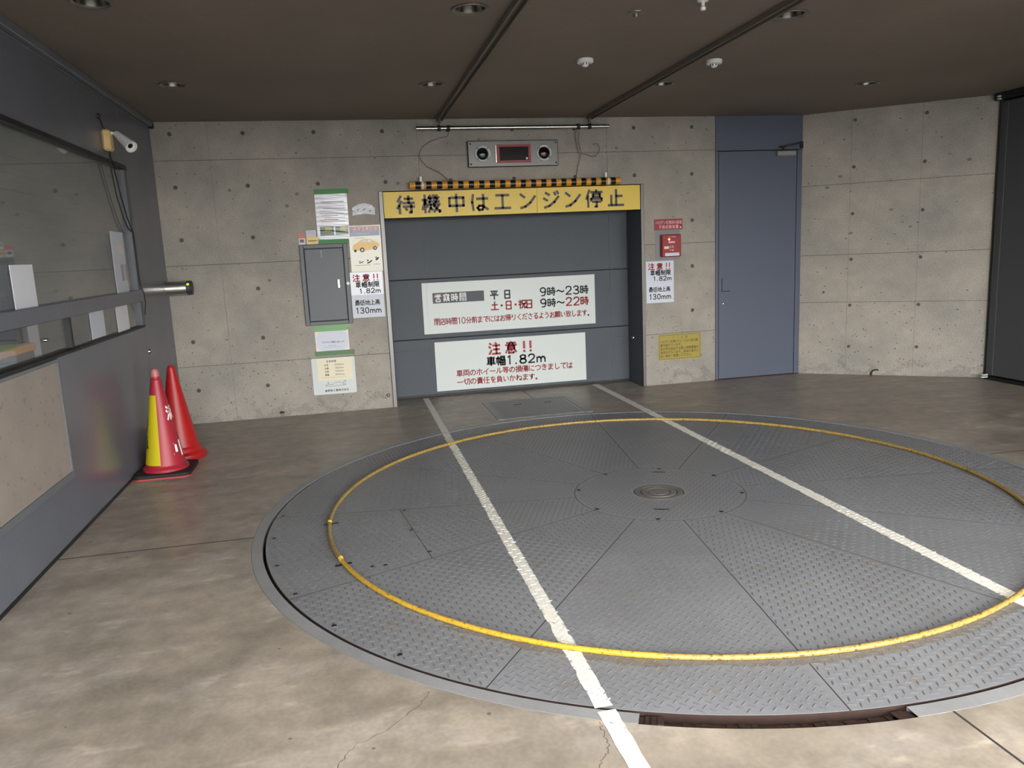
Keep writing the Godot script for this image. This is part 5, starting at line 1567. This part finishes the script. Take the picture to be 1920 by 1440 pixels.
func rounded(lo: Vector2, hi: Vector2, r: float, th: float, back := 0.0) -> MB:
	var p := PackedVector2Array()
	for k in 24:
		var a := TAU * (k + 0.5) / 24.0
		var q := Vector2(cos(a), sin(a))
		var c := Vector2(hi.x - r if q.x > 0 else lo.x + r, hi.y - r if q.y > 0 else lo.y + r)
		p.append(c + q * r)
	var mb := MB.new()
	mb.prism(p, ZW + back, ZW + back + th, Transform3D(Basis(Vector3.RIGHT, Vector3.BACK, Vector3.UP), Vector3.ZERO))
	return mb

func caution_sheets(x: float, y1: float, y2: float, w: float, left: bool) -> void:
	var side := "under the car poster" if left else "under the red alarm box"
	var a := thing("caution_sheet", Vector3(x + w / 2, y1 - 0.215, ZW), "white sheet with red heading and car width limit 1.82m, " + side, "notice", "caution sheets by the gate")
	part("sheet", sheet(Vector2(x, y1 - 0.217), Vector2(x + w, y1)), M.laminate if left else M.paper, a)
	var pl := on_wall(Vector3(x, y1, ZW + 0.0017))
	say(a, M.ink_red, "注", 0.028, 0.020, 0.066, 0.068, 0.066, 0.0056, pl)
	say(a, M.ink_red, "意", 0.120, 0.020, 0.066, 0.068, 0.066, 0.0054, pl)
	for q in [0.212, 0.246]:
		var e := MB.new()
		char_into(e, "!", q, 0.022, 0.030, 0.062, 0.0056, pl)
		part("character", e, M.ink_red, a)
	say(a, M.ink, "車幅制限", 0.048, 0.094, 0.050, 0.053, 0.0585, 0.0040, pl)
	say(a, M.ink, "1.82m", 0.076, 0.158, 0.048, 0.044, 0.052, 0.0042, pl, 0.85)
	var c := thing("caution_sheet", Vector3(x + w / 2, y2, ZW), "white sheet with black text reading 130mm, lower of two sheets " + side, "notice", "caution sheets by the gate")
	part("sheet", sheet(Vector2(x + 0.002, y2), Vector2(x + w - 0.001, y1 - 0.2175)), M.paper, c)
	pl = on_wall(Vector3(x, y1 - 0.2175, ZW + 0.0017))
	say(c, M.ink, "最低地上高", 0.030, 0.050, 0.045, 0.049, 0.0482, 0.0033, pl)
	say(c, M.ink, "130mm", 0.030, 0.122, 0.052, 0.056, 0.058, 0.0044, pl, 0.80)

func rear_wall_things() -> void:
	# wrinkled laminated notice under green tape
	var n := thing("laminated_notice", Vector3(-0.08, 1.66, ZW), "wrinkled laminated notice with two small photos held by green tape above the cabinet", "notice")
	part("sheet", rippled(-0.226, 0.072, 1.664, 2.096, 0.0, 12, 80), M.laminate, n)
	for r in [[-0.17, 0.04, 2.012, 2.022], [-0.20, 0.05, 1.975, 1.982], [-0.16, 0.05, 1.955, 1.962], [-0.19, 0.05, 1.93, 1.936], [-0.19, 0.03, 1.908, 1.914], [-0.17, -0.02, 1.888, 1.895], [-0.15, 0.04, 1.868, 1.873], [-0.18, 0.04, 1.832, 1.838]]:
		part("print_line", rippled(r[0], r[1], r[2], r[3], 0.0006, 8, 3), M.print_violet, n)
	part("print_line", rippled(-0.16, -0.02, 1.850, 1.856, 0.0006, 8, 3), M.sticker_salmon, n)
	for q in [[-0.200, -0.072], [-0.058, 0.062]]:
		var ph := part("photo_print", rippled(q[0], q[1], 1.708, 1.790, 0.0006, 6, 12), M.print_green, n)
		part("photo_print_patch", rippled(q[0] + 0.045, q[1] - 0.02, 1.750, 1.784, 0.0010, 4, 8), M.print_gold, ph)
	part("tape", sheet(Vector2(-0.228, 2.090), Vector2(0.090, 2.136), 0.0006, 0.0062), M.tape_green, n, "green tape")
	part("tape", sheet(Vector2(-0.218, 1.631), Vector2(0.058, 1.672), 0.0006, 0.0062), M.tape_green, n, "green tape")
	# crumpled film
	var f := thing("plastic_film", Vector3(0.22, 1.89, ZW), "crumpled strip of clear plastic film stuck on the wall above the car poster", "film")
	var fm := MB.new()
	var h := func(i: int, j: int) -> Vector3:
		var u := i / 12.0
		var v := j / 8.0
		var y := 1.884 + v * 0.10 * (0.72 + 0.28 * sin(u * 3.0)) + 0.012 * sin(u * PI)
		return Vector3(0.112 + u * 0.212, y, ZW + 0.004 + 0.004 * sin(i * 2.3 + j * 1.1) * sin(j * 1.9 + i * 0.4) + 0.004 * sin(v * 9.0 + u * 2.0))
	for i in 12:
		for j in 8:
			fm.flat(h.call(i, j), h.call(i + 1, j), h.call(i + 1, j + 1), Vector3.BACK)
			fm.flat(h.call(i, j), h.call(i + 1, j + 1), h.call(i, j + 1), Vector3.BACK)
	part("film", fm, M.laminate, f)
	# small stickers
	var st := [
		["small white and salmon sticker above the cabinet corner", [[-0.406, -0.342, 1.692, 1.733, "sticker_salmon"], [-0.402, -0.344, 1.634, 1.692, "paper"], [-0.392, -0.356, 1.652, 1.680, "sticker_mauve"]]],
		["small white printed sticker directly over the gold one", [[-0.330, -0.242, 1.702, 1.762, "paper"], [-0.324, -0.250, 1.722, 1.752, "print_violet"]]],
		["small glossy gold sticker on top of the cabinet edge", [[-0.330, -0.226, 1.634, 1.700, "sticker_gold"], [-0.318, -0.24, 1.660, 1.668, "plate_ink"]]],
	]
	for s in st:
		var o := thing("wall_sticker", Vector3(s[1][0][0], s[1][0][2], ZW), s[0], "sticker", "small stickers above the cabinet")
		var k := 0
		for r in s[1]:
			part("print" if k > 0 else "sticker", sheet(Vector2(r[0], r[2]), Vector2(r[1], r[3]), 0.0008, 0.0006 * k), M[r[4]], o)
			k += 1
	# poster with a car
	var p := thing("car_poster", Vector3(0.21, 1.353, ZW), "poster with crimson and blue heading and a drawn yellow car beside the gate post", "poster")
	part("sheet", sheet(Vector2(0.062, 1.353), Vector2(0.362, 1.790), 0.0035), M.poster_paper, p)
	part("heading_band", sheet(Vector2(0.070, 1.732), Vector2(0.354, 1.780), 0.0004, 0.0035), M.poster_crimson, p)
	part("heading_band", sheet(Vector2(0.070, 1.690), Vector2(0.354, 1.732), 0.0004, 0.0035), M.poster_blue, p)
	var pl := on_wall(Vector3(0.062, 1.790, ZW + 0.0044))
	var b := MB.new()
	line_into(b, "利用上の注意", 0.045, 0.019, 0.028, 0.030, 0.0385, 0.0020, pl)
	for k in 14:
		char_into(b, "ー", 0.02 + k * 0.0125, 0.072, 0.010, 0.01, 0.0022, pl)
	part("lettering", b, M.ink_white, p)
	var to := Transform3D(Basis(Vector3.RIGHT, Vector3.BACK, Vector3.UP), Vector3.ZERO)
	var cm := MB.new()
	var car := PackedVector2Array()
	for q in [[0.086, 1.585], [0.090, 1.560], [0.150, 1.552], [0.160, 1.556], [0.200, 1.552], [0.300, 1.566], [0.336, 1.582], [0.346, 1.60], [0.338, 1.618], [0.300, 1.636], [0.282, 1.652], [0.240, 1.664], [0.195, 1.660], [0.160, 1.648], [0.140, 1.628], [0.100, 1.612]]:
		car.append(Vector2(q[0], q[1]))
	cm.prism(car, ZW + 0.0035, ZW + 0.0039, to)
	var carp := part("car_print", cm, M.car_yellow, p, "drawn yellow car")
	for w in [[[0.170, 1.630], [0.225, 1.632], [0.228, 1.656], [0.192, 1.652]], [[0.234, 1.632], [0.278, 1.634], [0.262, 1.650], [0.236, 1.657]]]:
		var wm := MB.new()
		var wp := PackedVector2Array()
		for q in w:
			wp.append(Vector2(q[0], q[1]))
		wm.prism(wp, ZW + 0.0039, ZW + 0.0042, to)
		part("window_print", wm, M.ink_white, carp)
	for q in [[0.178, 1.560, 0.022], [0.300, 1.573, 0.019], [0.112, 1.553, 0.013]]:
		var wm := MB.new()
		wm.lathe([Vector2(q[2], 0), Vector2(q[2], 0.0006), Vector2(q[2] * 0.5, 0.0006)], 16, ax(Vector3.BACK, Vector3(q[0], q[1], ZW + 0.0039)))
		wm.lathe([Vector2(q[2] * 0.5, 0.0006), Vector2(0, 0.0006)], 16, ax(Vector3.BACK, Vector3(q[0], q[1], ZW + 0.0039)))
		part("wheel_print", wm, M.ink, carp)
		if q[2] > 0.015:
			var hm := MB.new()
			hm.lathe([Vector2(q[2] * 0.5, 0.0009), Vector2(0, 0.0009)], 12, ax(Vector3.BACK, Vector3(q[0], q[1], ZW + 0.0039)))
			part("hub_print", hm, M.ink_white, carp)
	b = MB.new()
	for q in [[0.075, 0.335, 0.045, 0.02, 0.004], [0.150, 0.325, 0.05, 0.034, 0.006], [0.235, 0.300, 0.03, 0.03, 0.007], [0.03, 0.37, 0.16, 0.01, 0.0016], [0.21, 0.36, 0.07, 0.02, 0.0016], [0.05, 0.115, 0.10, 0.01, 0.0016]]:
		char_into(b, "ン" if q[4] > 0.003 else "ー", q[0], q[1], q[2], q[3], q[4], pl)
	part("lettering", b, M.ink_grey, p)
	caution_sheets(0.041, 1.349, 0.912, 0.311, true)
	caution_sheets(3.057, 1.312, 0.880, 0.309, false)
	# cabinet
	var c := thing("wall_cabinet", Vector3(-0.185, 0.866, ZW), "dark grey metal wall cabinet with a small chrome handle among the papers", "cabinet")
	var zc := ZW + 0.028
	part("frame", bx(Vector3(-0.405, 0.866, ZW), Vector3(-0.366, 1.628, zc), 0.004), M.cabinet_frame, c)
	part("frame", bx(Vector3(-0.001, 0.866, ZW), Vector3(0.038, 1.628, zc), 0.004), M.cabinet_frame, c)
	part("frame", bx(Vector3(-0.366, 1.592, ZW), Vector3(-0.001, 1.628, zc), 0.004), M.cabinet_frame, c)
	part("frame", bx(Vector3(-0.366, 0.866, ZW), Vector3(-0.001, 0.902, zc), 0.004), M.cabinet_frame, c)
	part("back_box", bx(Vector3(-0.366, 0.902, ZW), Vector3(-0.001, 1.592, zc - 0.016)), M.black, c)
	var dr := part("door", bx(Vector3(-0.360, 0.908, zc - 0.015), Vector3(-0.007, 1.586, zc - 0.003), 0.003), M.cabinet_paint, c)
	part("handle", bx(Vector3(-0.079, 1.210, zc - 0.003), Vector3(-0.055, 1.296, zc + 0.008), 0.004), M.chrome, dr)
	part("keyhole", bx(Vector3(-0.072, 1.244, zc + 0.008), Vector3(-0.062, 1.254, zc + 0.0088)), M.black, dr)
	var lb := MB.new()
	var pd := on_wall(Vector3(-0.215, 1.572, zc - 0.0024))
	for q in ["5", "0", "8"]:
		char_into(lb, q, 0, 0.022 * ["5", "0", "8"].find(q), 0.014, 0.018, 0.0012, pd)
	part("label_print", lb, M.ink_white, dr)
	var tg := thing("paper_tag", Vector3(0.02, 1.24, zc), "tiny cream paper tag stuck askew on the cabinet frame", "tag")
	var tm := MB.new()
	tm.prism(PackedVector2Array([Vector2(0.002, 1.250), Vector2(0.022, 1.232), Vector2(0.040, 1.252), Vector2(0.018, 1.270)]), zc, zc + 0.0012, to)
	part("tag", tm, M.cream, tg)
	# taped notice
	var t := thing("taped_notice", Vector3(-0.17, 0.608, ZW), "white and pink notice between two strips of green tape under the cabinet", "notice")
	part("sheet", sheet(Vector2(-0.331, 0.608), Vector2(-0.016, 0.808), 0.001), M.pink_paper, t)
	var om := MB.new()
	var ov := PackedVector2Array()
	for k in 28:
		var a := TAU * k / 28.0
		ov.append(Vector2(-0.173 + 0.150 * signf(cos(a)) * pow(absf(cos(a)), 0.5), 0.708 + 0.097 * signf(sin(a)) * pow(absf(sin(a)), 0.5)))
	om.prism(ov, ZW + 0.001, ZW + 0.0013, to)
	part("print_oval", om, M.paper, t)
	b = MB.new()
	pl = on_wall(Vector3(-0.331, 0.808, ZW + 0.0016))
	line_into(b, "アイドリング停止しましょう", 0.062, 0.104, 0.0148, 0.017, 0.0160, 0.0012, pl)
	line_into(b, "ーーーーーー", 0.120, 0.142, 0.011, 0.01, 0.0118, 0.0012, pl)
	line_into(b, "ーーーーーーーーーーーーーーー", 0.072, 0.158, 0.011, 0.01, 0.0118, 0.0008, pl)
	part("lettering", b, M.ink, t)
	part("tape", sheet(Vector2(-0.345, 0.802), Vector2(-0.030, 0.838), 0.0005, 0.0014), M.tape_pale, t, "pale green tape")
	part("tape", sheet(Vector2(-0.330, 0.832), Vector2(0.010, 0.862), 0.0005, 0.0010), M.tape_pale, t, "pale green tape")
	part("tape", sheet(Vector2(-0.348, 0.566), Vector2(0.030, 0.612), 0.0005, 0.0014), M.tape_moss, t, "moss green tape")
	# vehicle limits plate
	var v := thing("limits_plate", Vector3(-0.18, 0.186, ZW), "white rounded plate with a cream size table and a small car drawing", "plate")
	part("plate", rounded(Vector2(-0.388, 0.186), Vector2(0.022, 0.545), 0.014, 0.003), M.sign_white, v)
	part("table_label", sheet(Vector2(-0.336, 0.322), Vector2(-0.006, 0.538), 0.0005, 0.003), M.cream, v)
	b = MB.new()
	pl = on_wall(Vector3(-0.388, 0.545, ZW + 0.0042))
	line_into(b, "収容制限", 0.140, 0.026, 0.019, 0.019, 0.025, 0.0013, pl)
	var rows := [["全長", "5000mm"], ["全幅", "1820mm"], ["全高", "1550mm"], ["重量", "2000kg"]]
	for i in 4:
		line_into(b, rows[i][0], 0.120, 0.062 + i * 0.032, 0.017, 0.018, 0.020, 0.0011, pl)
		line_into(b, rows[i][1], 0.216, 0.062 + i * 0.032, 0.016, 0.017, 0.017, 0.0011, pl, 0.8)
	line_into(b, "ーーーーーーーーーーーーーーーーーーー", 0.080, 0.190, 0.011, 0.008, 0.0128, 0.0008, pl)
	line_into(b, "新明和工業株式会社", 0.108, 0.312, 0.021, 0.023, 0.0255, 0.0016, pl)
	part("lettering", b, M.ink_grey, v)
	b = MB.new()
	for s in [[0.140, 0.27, 0.140, 0.235, 0.150, 0.262, 0.190, 0.262, 0.205, 0.246, 0.255, 0.246, 0.285, 0.262], [0.290, 0.232, 0.290, 0.285], [0.140, 0.28, 0.155, 0.282, 0.275, 0.278, 0.290, 0.272], [0.116, 0.262, 0.134, 0.282], [0.134, 0.262, 0.116, 0.282], [0.296, 0.262, 0.314, 0.28], [0.314, 0.262, 0.296, 0.28], [0.296, 0.228, 0.314, 0.246], [0.314, 0.228, 0.296, 0.246]]:
		for i in range(0, s.size() - 2, 2):
			var a := Vector2(s[i], s[i + 1])
			var d := Vector2(s[i + 2], s[i + 3])
			var nn := (d - a).normalized().orthogonal() * 0.0013
			b.quad(pl.call(a - nn), pl.call(d - nn), pl.call(d + nn), pl.call(a + nn), Vector3.BACK)
	part("drawing", b, M.ink, v)
	# red plate and alarm box
	var r := thing("red_plate", Vector3(3.31, 1.63, ZW), "small red plate with two rows of pink lettering above the alarm box", "sign")
	part("plate", sheet(Vector2(3.155, 1.628), Vector2(3.467, 1.738), 0.003), M.sign_red, r)
	b = MB.new()
	pl = on_wall(Vector3(3.155, 1.738, ZW + 0.0038))
	line_into(b, "ハロゲン化物消火設備", 0.014, 0.016, 0.0265, 0.036, 0.0292, 0.0019, pl)
	line_into(b, "手動起動装置", 0.050, 0.062, 0.031, 0.036, 0.0372, 0.0020, pl)
	part("lettering", b, M.ink_pink, r)
	part("mark", sheet(Vector2(3.437, 1.642), Vector2(3.453, 1.658), 0.0006, 0.003), M.ink_white, r)
	var e := thing("alarm_box", Vector3(3.31, 1.32, ZW), "red fire release box on a grey back plate right of the gate", "alarm")
	part("back_plate", bx(Vector3(3.168, 1.318, ZW), Vector3(3.434, 1.626, ZW + 0.004), 0.001), M.back_grey, e)
	var za := ZW + 0.055
	part("case", bx(Vector3(3.214, 1.352, ZW + 0.004), Vector3(3.430, 1.580, za), 0.008), M.alarm_red, e)
	var lm := MB.new()
	lm.lathe([Vector2(0.012, 0), Vector2(0.010, 0.006), Vector2(0, 0.009)], 14, ax(Vector3.BACK, Vector3(3.295, 1.530, za)), true)
	part("pilot_light", lm, M.led_warm, e, "warm pilot light")
	part("label_strip", bx(Vector3(3.288, 1.492, za), Vector3(3.358, 1.510, za + 0.001)), M.ink_pink, e)
	part("label_strip", bx(Vector3(3.240, 1.434, za), Vector3(3.292, 1.460, za + 0.001)), M.cream, e)
	part("label_strip", bx(Vector3(3.250, 1.360, za), Vector3(3.405, 1.392, za + 0.001)), M.paper, e)
	b = MB.new()
	pl = on_wall(Vector3(3.214, 1.580, za + 0.0008))
	line_into(b, "ハロゲン化物消火", 0.074, 0.020, 0.009, 0.010, 0.0104, 0.0008, pl)
	line_into(b, "起動", 0.085, 0.115, 0.022, 0.022, 0.027, 0.0009, pl)
	line_into(b, "手動", 0.085, 0.150, 0.022, 0.022, 0.027, 0.0009, pl)
	part("lettering", b, M.ink_pink, e)
	# yellow halon notice
	var y := thing("yellow_plate", Vector3(3.425, 0.266, ZW), "dull yellow rounded notice plate with small brown lettering left of the blue door", "plate")
	part("plate", rounded(Vector2(3.184, 0.266), Vector2(3.668, 0.540), 0.022, 0.003), M.plate_yellow, y)
	b = MB.new()
	pl = on_wall(Vector3(3.184, 0.540, ZW + 0.0036))
	var bl := [[0.010, 0.010, 0.474, 0.010], [0.474, 0.010, 0.474, 0.264], [0.474, 0.264, 0.010, 0.264], [0.010, 0.264, 0.010, 0.010]]
	for s in bl:
		var a := Vector2(s[0], s[1])
		var d := Vector2(s[2], s[3])
		var nn := (d - a).normalized().orthogonal() * 0.0018
		b.quad(pl.call(a - nn), pl.call(d - nn), pl.call(d + nn), pl.call(a + nn), Vector3.BACK)
	line_into(b, "こ", 0.160, 0.022, 0.024, 0.026, 0.05, 0.0016, pl)
	line_into(b, "こ", 0.210, 0.022, 0.024, 0.026, 0.05, 0.0016, pl)
	line_into(b, "に", 0.258, 0.022, 0.024, 0.026, 0.05, 0.0016, pl)
	line_into(b, "は", 0.306, 0.022, 0.024, 0.026, 0.05, 0.0016, pl)
	var tx := ["ハロゲン化物ハロン1301消火設", "備を設けています。", "消火剤を放出する前に退避警報の", "放送を行ないます。放送の指示に", "従い室外へ退避して下さい。"]
	for i in 5:
		line_into(b, tx[i], 0.022, 0.064 + i * 0.038, 0.0255, 0.028, 0.0292, 0.0018, pl, 0.7)
	part("lettering", b, M.plate_ink, y)

# ------------------------------------------------------------------ doors
func doors() -> void:
	var d := setting("door_1", "plain slate blue steel door with a flush transom and overhead closer")
	var z := ZW + 0.004
	part("transom", bx(Vector3(3.838, 2.408, ZW - 0.05), Vector3(4.834, YC, z), 0.003), M.door_paint, d)
	part("jamb", bx(Vector3(3.838, 0, ZW - 0.05), Vector3(3.872, 2.406, z), 0.003), M.door_paint, d)
	part("jamb", bx(Vector3(4.776, 0, ZW - 0.05), Vector3(4.834, 2.406, z), 0.003), M.door_paint, d)
	part("rebate", bx(Vector3(3.86, 0.0, ZW - 0.06), Vector3(4.80, 2.42, ZW - 0.045)), M.black, d)
	var lf := part("leaf", bx(Vector3(3.877, 0.012, ZW - 0.044), Vector3(4.771, 2.400, z - 0.002), 0.003), M.door_paint, d)
	part("threshold", bx(Vector3(3.838, 0, ZW - 0.04), Vector3(4.834, 0.010, z + 0.003)), M.rust, d)
	part("pull_plate", bx(Vector3(3.915, 0.962, z - 0.002), Vector3(4.012, 1.098, z + 0.003), 0.002), M.door_paint, lf)
	part("pull_shade_strip", bx(Vector3(3.908, 0.954, z - 0.002), Vector3(3.915, 1.098, z + 0.0004)), M.black, lf)  # raised black strips stand in for the shaded edges of the pull
	part("pull_shade_strip", bx(Vector3(3.908, 0.954, z - 0.002), Vector3(4.005, 0.962, z + 0.0004)), M.black, lf)
	var km := MB.new()
	km.lathe([Vector2(0.017, 0), Vector2(0.016, 0.005), Vector2(0.011, 0.009), Vector2(0, 0.009)], 16, ax(Vector3.BACK, Vector3(3.932, 0.826, z - 0.002)), true)
	part("lock", km, M.chrome, lf)
	var cl := part("closer", bx(Vector3(4.520, 2.342, z), Vector3(4.735, 2.390, z + 0.045), 0.006), M.closer_grey, d, "grey overhead closer")
	var am := MB.new()
	am.tube([Vector3(4.60, 2.400, z + 0.03), Vector3(4.60, 2.425, z + 0.03)], 0.012, 10)
	am.cbox(Vector3(4.545, 2.424, z + 0.018), Vector3(4.625, 2.436, z + 0.042), 0.003)
	am.tube([Vector3(4.56, 2.432, z + 0.03), Vector3(4.70, 2.452, z + 0.16), Vector3(4.82, 2.470, z + 0.012)], 0.008, 8)
	am.cbox(Vector3(4.80, 2.415, z), Vector3(4.834, 2.485, z + 0.02), 0.003)
	part("arm", am, M.dark_metal, cl)
	# dark sliding door on the far right
	var s := setting("door_2", "dark charcoal sliding door panel beside the angled concrete wall")
	part("panel", bx(Vector3(6.238, 0.045, -6.57), Vector3(6.29, 2.675, -2.4), 0.004), M.dark_door_paint, s)
	part("panel", bx(Vector3(6.238, 0.045, -2.392), Vector3(6.29, 2.675, ZB - 0.1), 0.004), M.dark_door_paint, s)
	part("edge_strip", bx(Vector3(6.232, 0.045, -6.52), Vector3(6.238, 2.675, -6.48), 0.001), M.dark_door_paint, s)
	part("top_track", bx(Vector3(6.18, 2.690, -6.60), Vector3(6.33, YC - 0.001, ZB - 0.1), 0.003), M.dark_metal, s)
	part("floor_track", bx(Vector3(6.215, 0.0, -6.58), Vector3(6.30, 0.030, ZB - 0.1), 0.003), M.black, s)
	for y in [0.02, 2.690]:
		for k in 2:
			part("stop_bolt", bx(Vector3(6.155, y + 0.022 * k, -6.545), Vector3(6.225, y + 0.022 * k + 0.014, -6.515), 0.004), M.sign_white, s)

# ------------------------------------------------------------------ ceiling fittings
func ceiling_things() -> void:
	var base: Node3D = null
	var lit: Node3D = null
	var names := [
		"unlit recessed downlight near the corner of booth wall and rear wall", "unlit recessed downlight near the rear wall beside the channel over the green lamp",
		"unlit recessed downlight near the rear wall beside the channel over the red lamp", "unlit recessed downlight in front of the blue door",
		"unlit recessed downlight over the floor beside the booth window", "bright-rimmed unlit downlight over the turntable beside the channel over the green lamp",
		"unlit recessed downlight over the turntable beside the channel over the red lamp", "unlit recessed downlight over the turntable edge toward the dark sliding door",
		"glowing recessed downlight above the white line under the hours sign edge", "glowing recessed downlight above the white line beside the saw-cut joint"]
	var at_name := -1
	for d in downlights():
		at_name += 1
		var at := Vector3(d.x, YC, d.y)
		var on: bool = d.y > -1.0
		var o: Node3D
		var src: Node3D = lit if on else base
		if src == null:
			o = thing("downlight", at, "glowing recessed ceiling downlight toward the street front" if on else "unlit recessed round downlight with a metal reflector in the brown ceiling", "downlight", "lit ceiling downlights" if on else "unlit ceiling downlights")
			var tr := MB.new()
			tr.lathe([Vector2(0.080, 0.004), Vector2(0.096, -0.002), Vector2(0.098, -0.006), Vector2(0.094, -0.009), Vector2(0.084, -0.008), Vector2(0.078, 0.002)], 32, Transform3D(Basis(), at), true)
			part("trim_ring", tr, M.light_trim, o)
			var rf := MB.new()
			rf.lathe([Vector2(0.079, 0.002), Vector2(0.072, 0.045), Vector2(0.058, 0.085), Vector2(0.036, 0.112), Vector2(0, 0.118)], 32, Transform3D(Basis(), at), true)
			part("reflector", rf, M.reflector, o)
			var bu := MB.new()
			bu.lathe([Vector2(0.014, 0.112), Vector2(0.015, 0.085), Vector2(0.024, 0.060), Vector2(0.022, 0.040), Vector2(0.010, 0.030), Vector2(0, 0.029)], 18, Transform3D(Basis(), at), true)
			part("bulb", bu, M.lamp_glow if on else M.bulb_glass, o)
			if on:
				var l := SpotLight3D.new()
				l.name = "lamp"
				l.position = Vector3(0, -0.012, 0)
				l.rotation.x = -PI / 2
				l.spot_angle = 74
				l.spot_angle_attenuation = 0.8
				l.light_energy = LAMP
				l.light_color = Color(1.0, 0.975, 0.94)
				l.light_size = 0.07
				l.spot_range = 20
				l.spot_attenuation = 2
				l.shadow_enabled = true
				o.add_child(l)
				lit = o
			else:
				base = o
		else:
			o = src.duplicate()
			o.name = numbered("downlight")
			add_child(o)
			o.position = at
		o.set_meta("label", names[at_name])
	var sm: Node3D = null
	for q in [[1.712, -5.34, "white smoke detector on the ceiling midway between the two channels"], [2.668, -5.35, "white smoke detector on the ceiling just right of the channel by the red lamp"]]:
		var at := Vector3(q[0], YC, q[1])
		if sm == null:
			sm = thing("smoke_detector", at, q[2], "detector", "smoke detectors")
			var m1 := MB.new()
			m1.lathe([Vector2(0.050, 0), Vector2(0.056, -0.004), Vector2(0.056, -0.024), Vector2(0.050, -0.030), Vector2(0.026, -0.032)], 28, Transform3D(Basis(), at))
			part("base", m1, M.white_plastic, sm)
			var m2 := MB.new()
			m2.lathe([Vector2(0.027, -0.031), Vector2(0.025, -0.042), Vector2(0.016, -0.052), Vector2(0, -0.055)], 20, Transform3D(Basis(), at), true)
			part("sensor_head", m2, M.white_plastic, sm)
			for k in 8:
				var a := TAU * k / 8
				var p := at + Vector3(cos(a) * 0.0255, -0.037, sin(a) * 0.0255)
				part("vent", bx(p - Vector3(0.003, 0.005, 0.003), p + Vector3(0.003, 0.005, 0.003)), M.dark_metal, sm)
		else:
			var c := sm.duplicate()
			c.name = numbered("smoke_detector")
			add_child(c)
			c.position = at
			c.set_meta("label", q[2])
	var sp := thing("ceiling_sensor", Vector3(1.682, YC, -4.31), "small round metal sensor flush with the ceiling in line with the smoke detector", "sensor")
	var m3 := MB.new()
	m3.lathe([Vector2(0.045, 0), Vector2(0.044, -0.004), Vector2(0.026, -0.008), Vector2(0.016, -0.008), Vector2(0.014, -0.024), Vector2(0, -0.026)], 24, Transform3D(Basis(), sp.position))
	part("rose", m3, M.light_trim, sp)
	var sk := thing("sprinkler_knob", Vector3(1.968, YC, -4.075), "small white knob hanging from the ceiling near the frame top", "knob")
	var m4 := MB.new()
	m4.lathe([Vector2(0.030, 0), Vector2(0.028, -0.006), Vector2(0.010, -0.010), Vector2(0.009, -0.03), Vector2(0.016, -0.038), Vector2(0.014, -0.050), Vector2(0, -0.054)], 20, Transform3D(Basis(), sk.position))
	part("knob", m4, M.white_plastic, sk)

# ------------------------------------------------------------------ camera, sky, lamps, then everything else
const LAMP := 7.4

func _ready() -> void:
	rng.seed = 20240611
	var cam := Camera3D.new()
	cam.name = "camera"
	cam.fov = rad_to_deg(2.0 * atan(720.0 / 1452.65))
	cam.transform = Transform3D(Basis(Vector3(0.9768075, -0.0446422, 0.2094140), Vector3(0.0788749, 0.9842699, -0.1580869), Vector3(-0.1990626, 0.1709380, 0.9649634)), Vector3(0, 1.5, 0))
	cam.near = 0.05
	cam.current = true
	add_child(cam)
	var env := Environment.new()
	env.tonemap_mode = Environment.TONE_MAPPER_LINEAR
	env.tonemap_exposure = 0.75
	env.background_mode = Environment.BG_SKY
	var sky := Sky.new()
	var psm := ProceduralSkyMaterial.new()
	psm.sky_top_color = Color(0.86, 0.87, 0.88)
	psm.sky_horizon_color = Color(0.93, 0.92, 0.90)
	psm.ground_bottom_color = Color(0.45, 0.45, 0.44)
	psm.ground_horizon_color = Color(0.70, 0.70, 0.69)
	psm.sky_energy_multiplier = 4.4
	psm.ground_energy_multiplier = 3.0
	sky.sky_material = psm
	env.sky = sky
	env.sdfgi_enabled = true
	env.ssao_enabled = true
	env.ssil_enabled = true
	var we := WorldEnvironment.new()
	we.name = "world"
	we.environment = env
	add_child(we)
	glyphs()
	materials()
	structure()
	booth_window()
	turntable()
	floor_things()
	gate()
	doors()
	over_gate()
	rear_wall_things()
	left_wall_things()
	cones()
	ceiling_things()
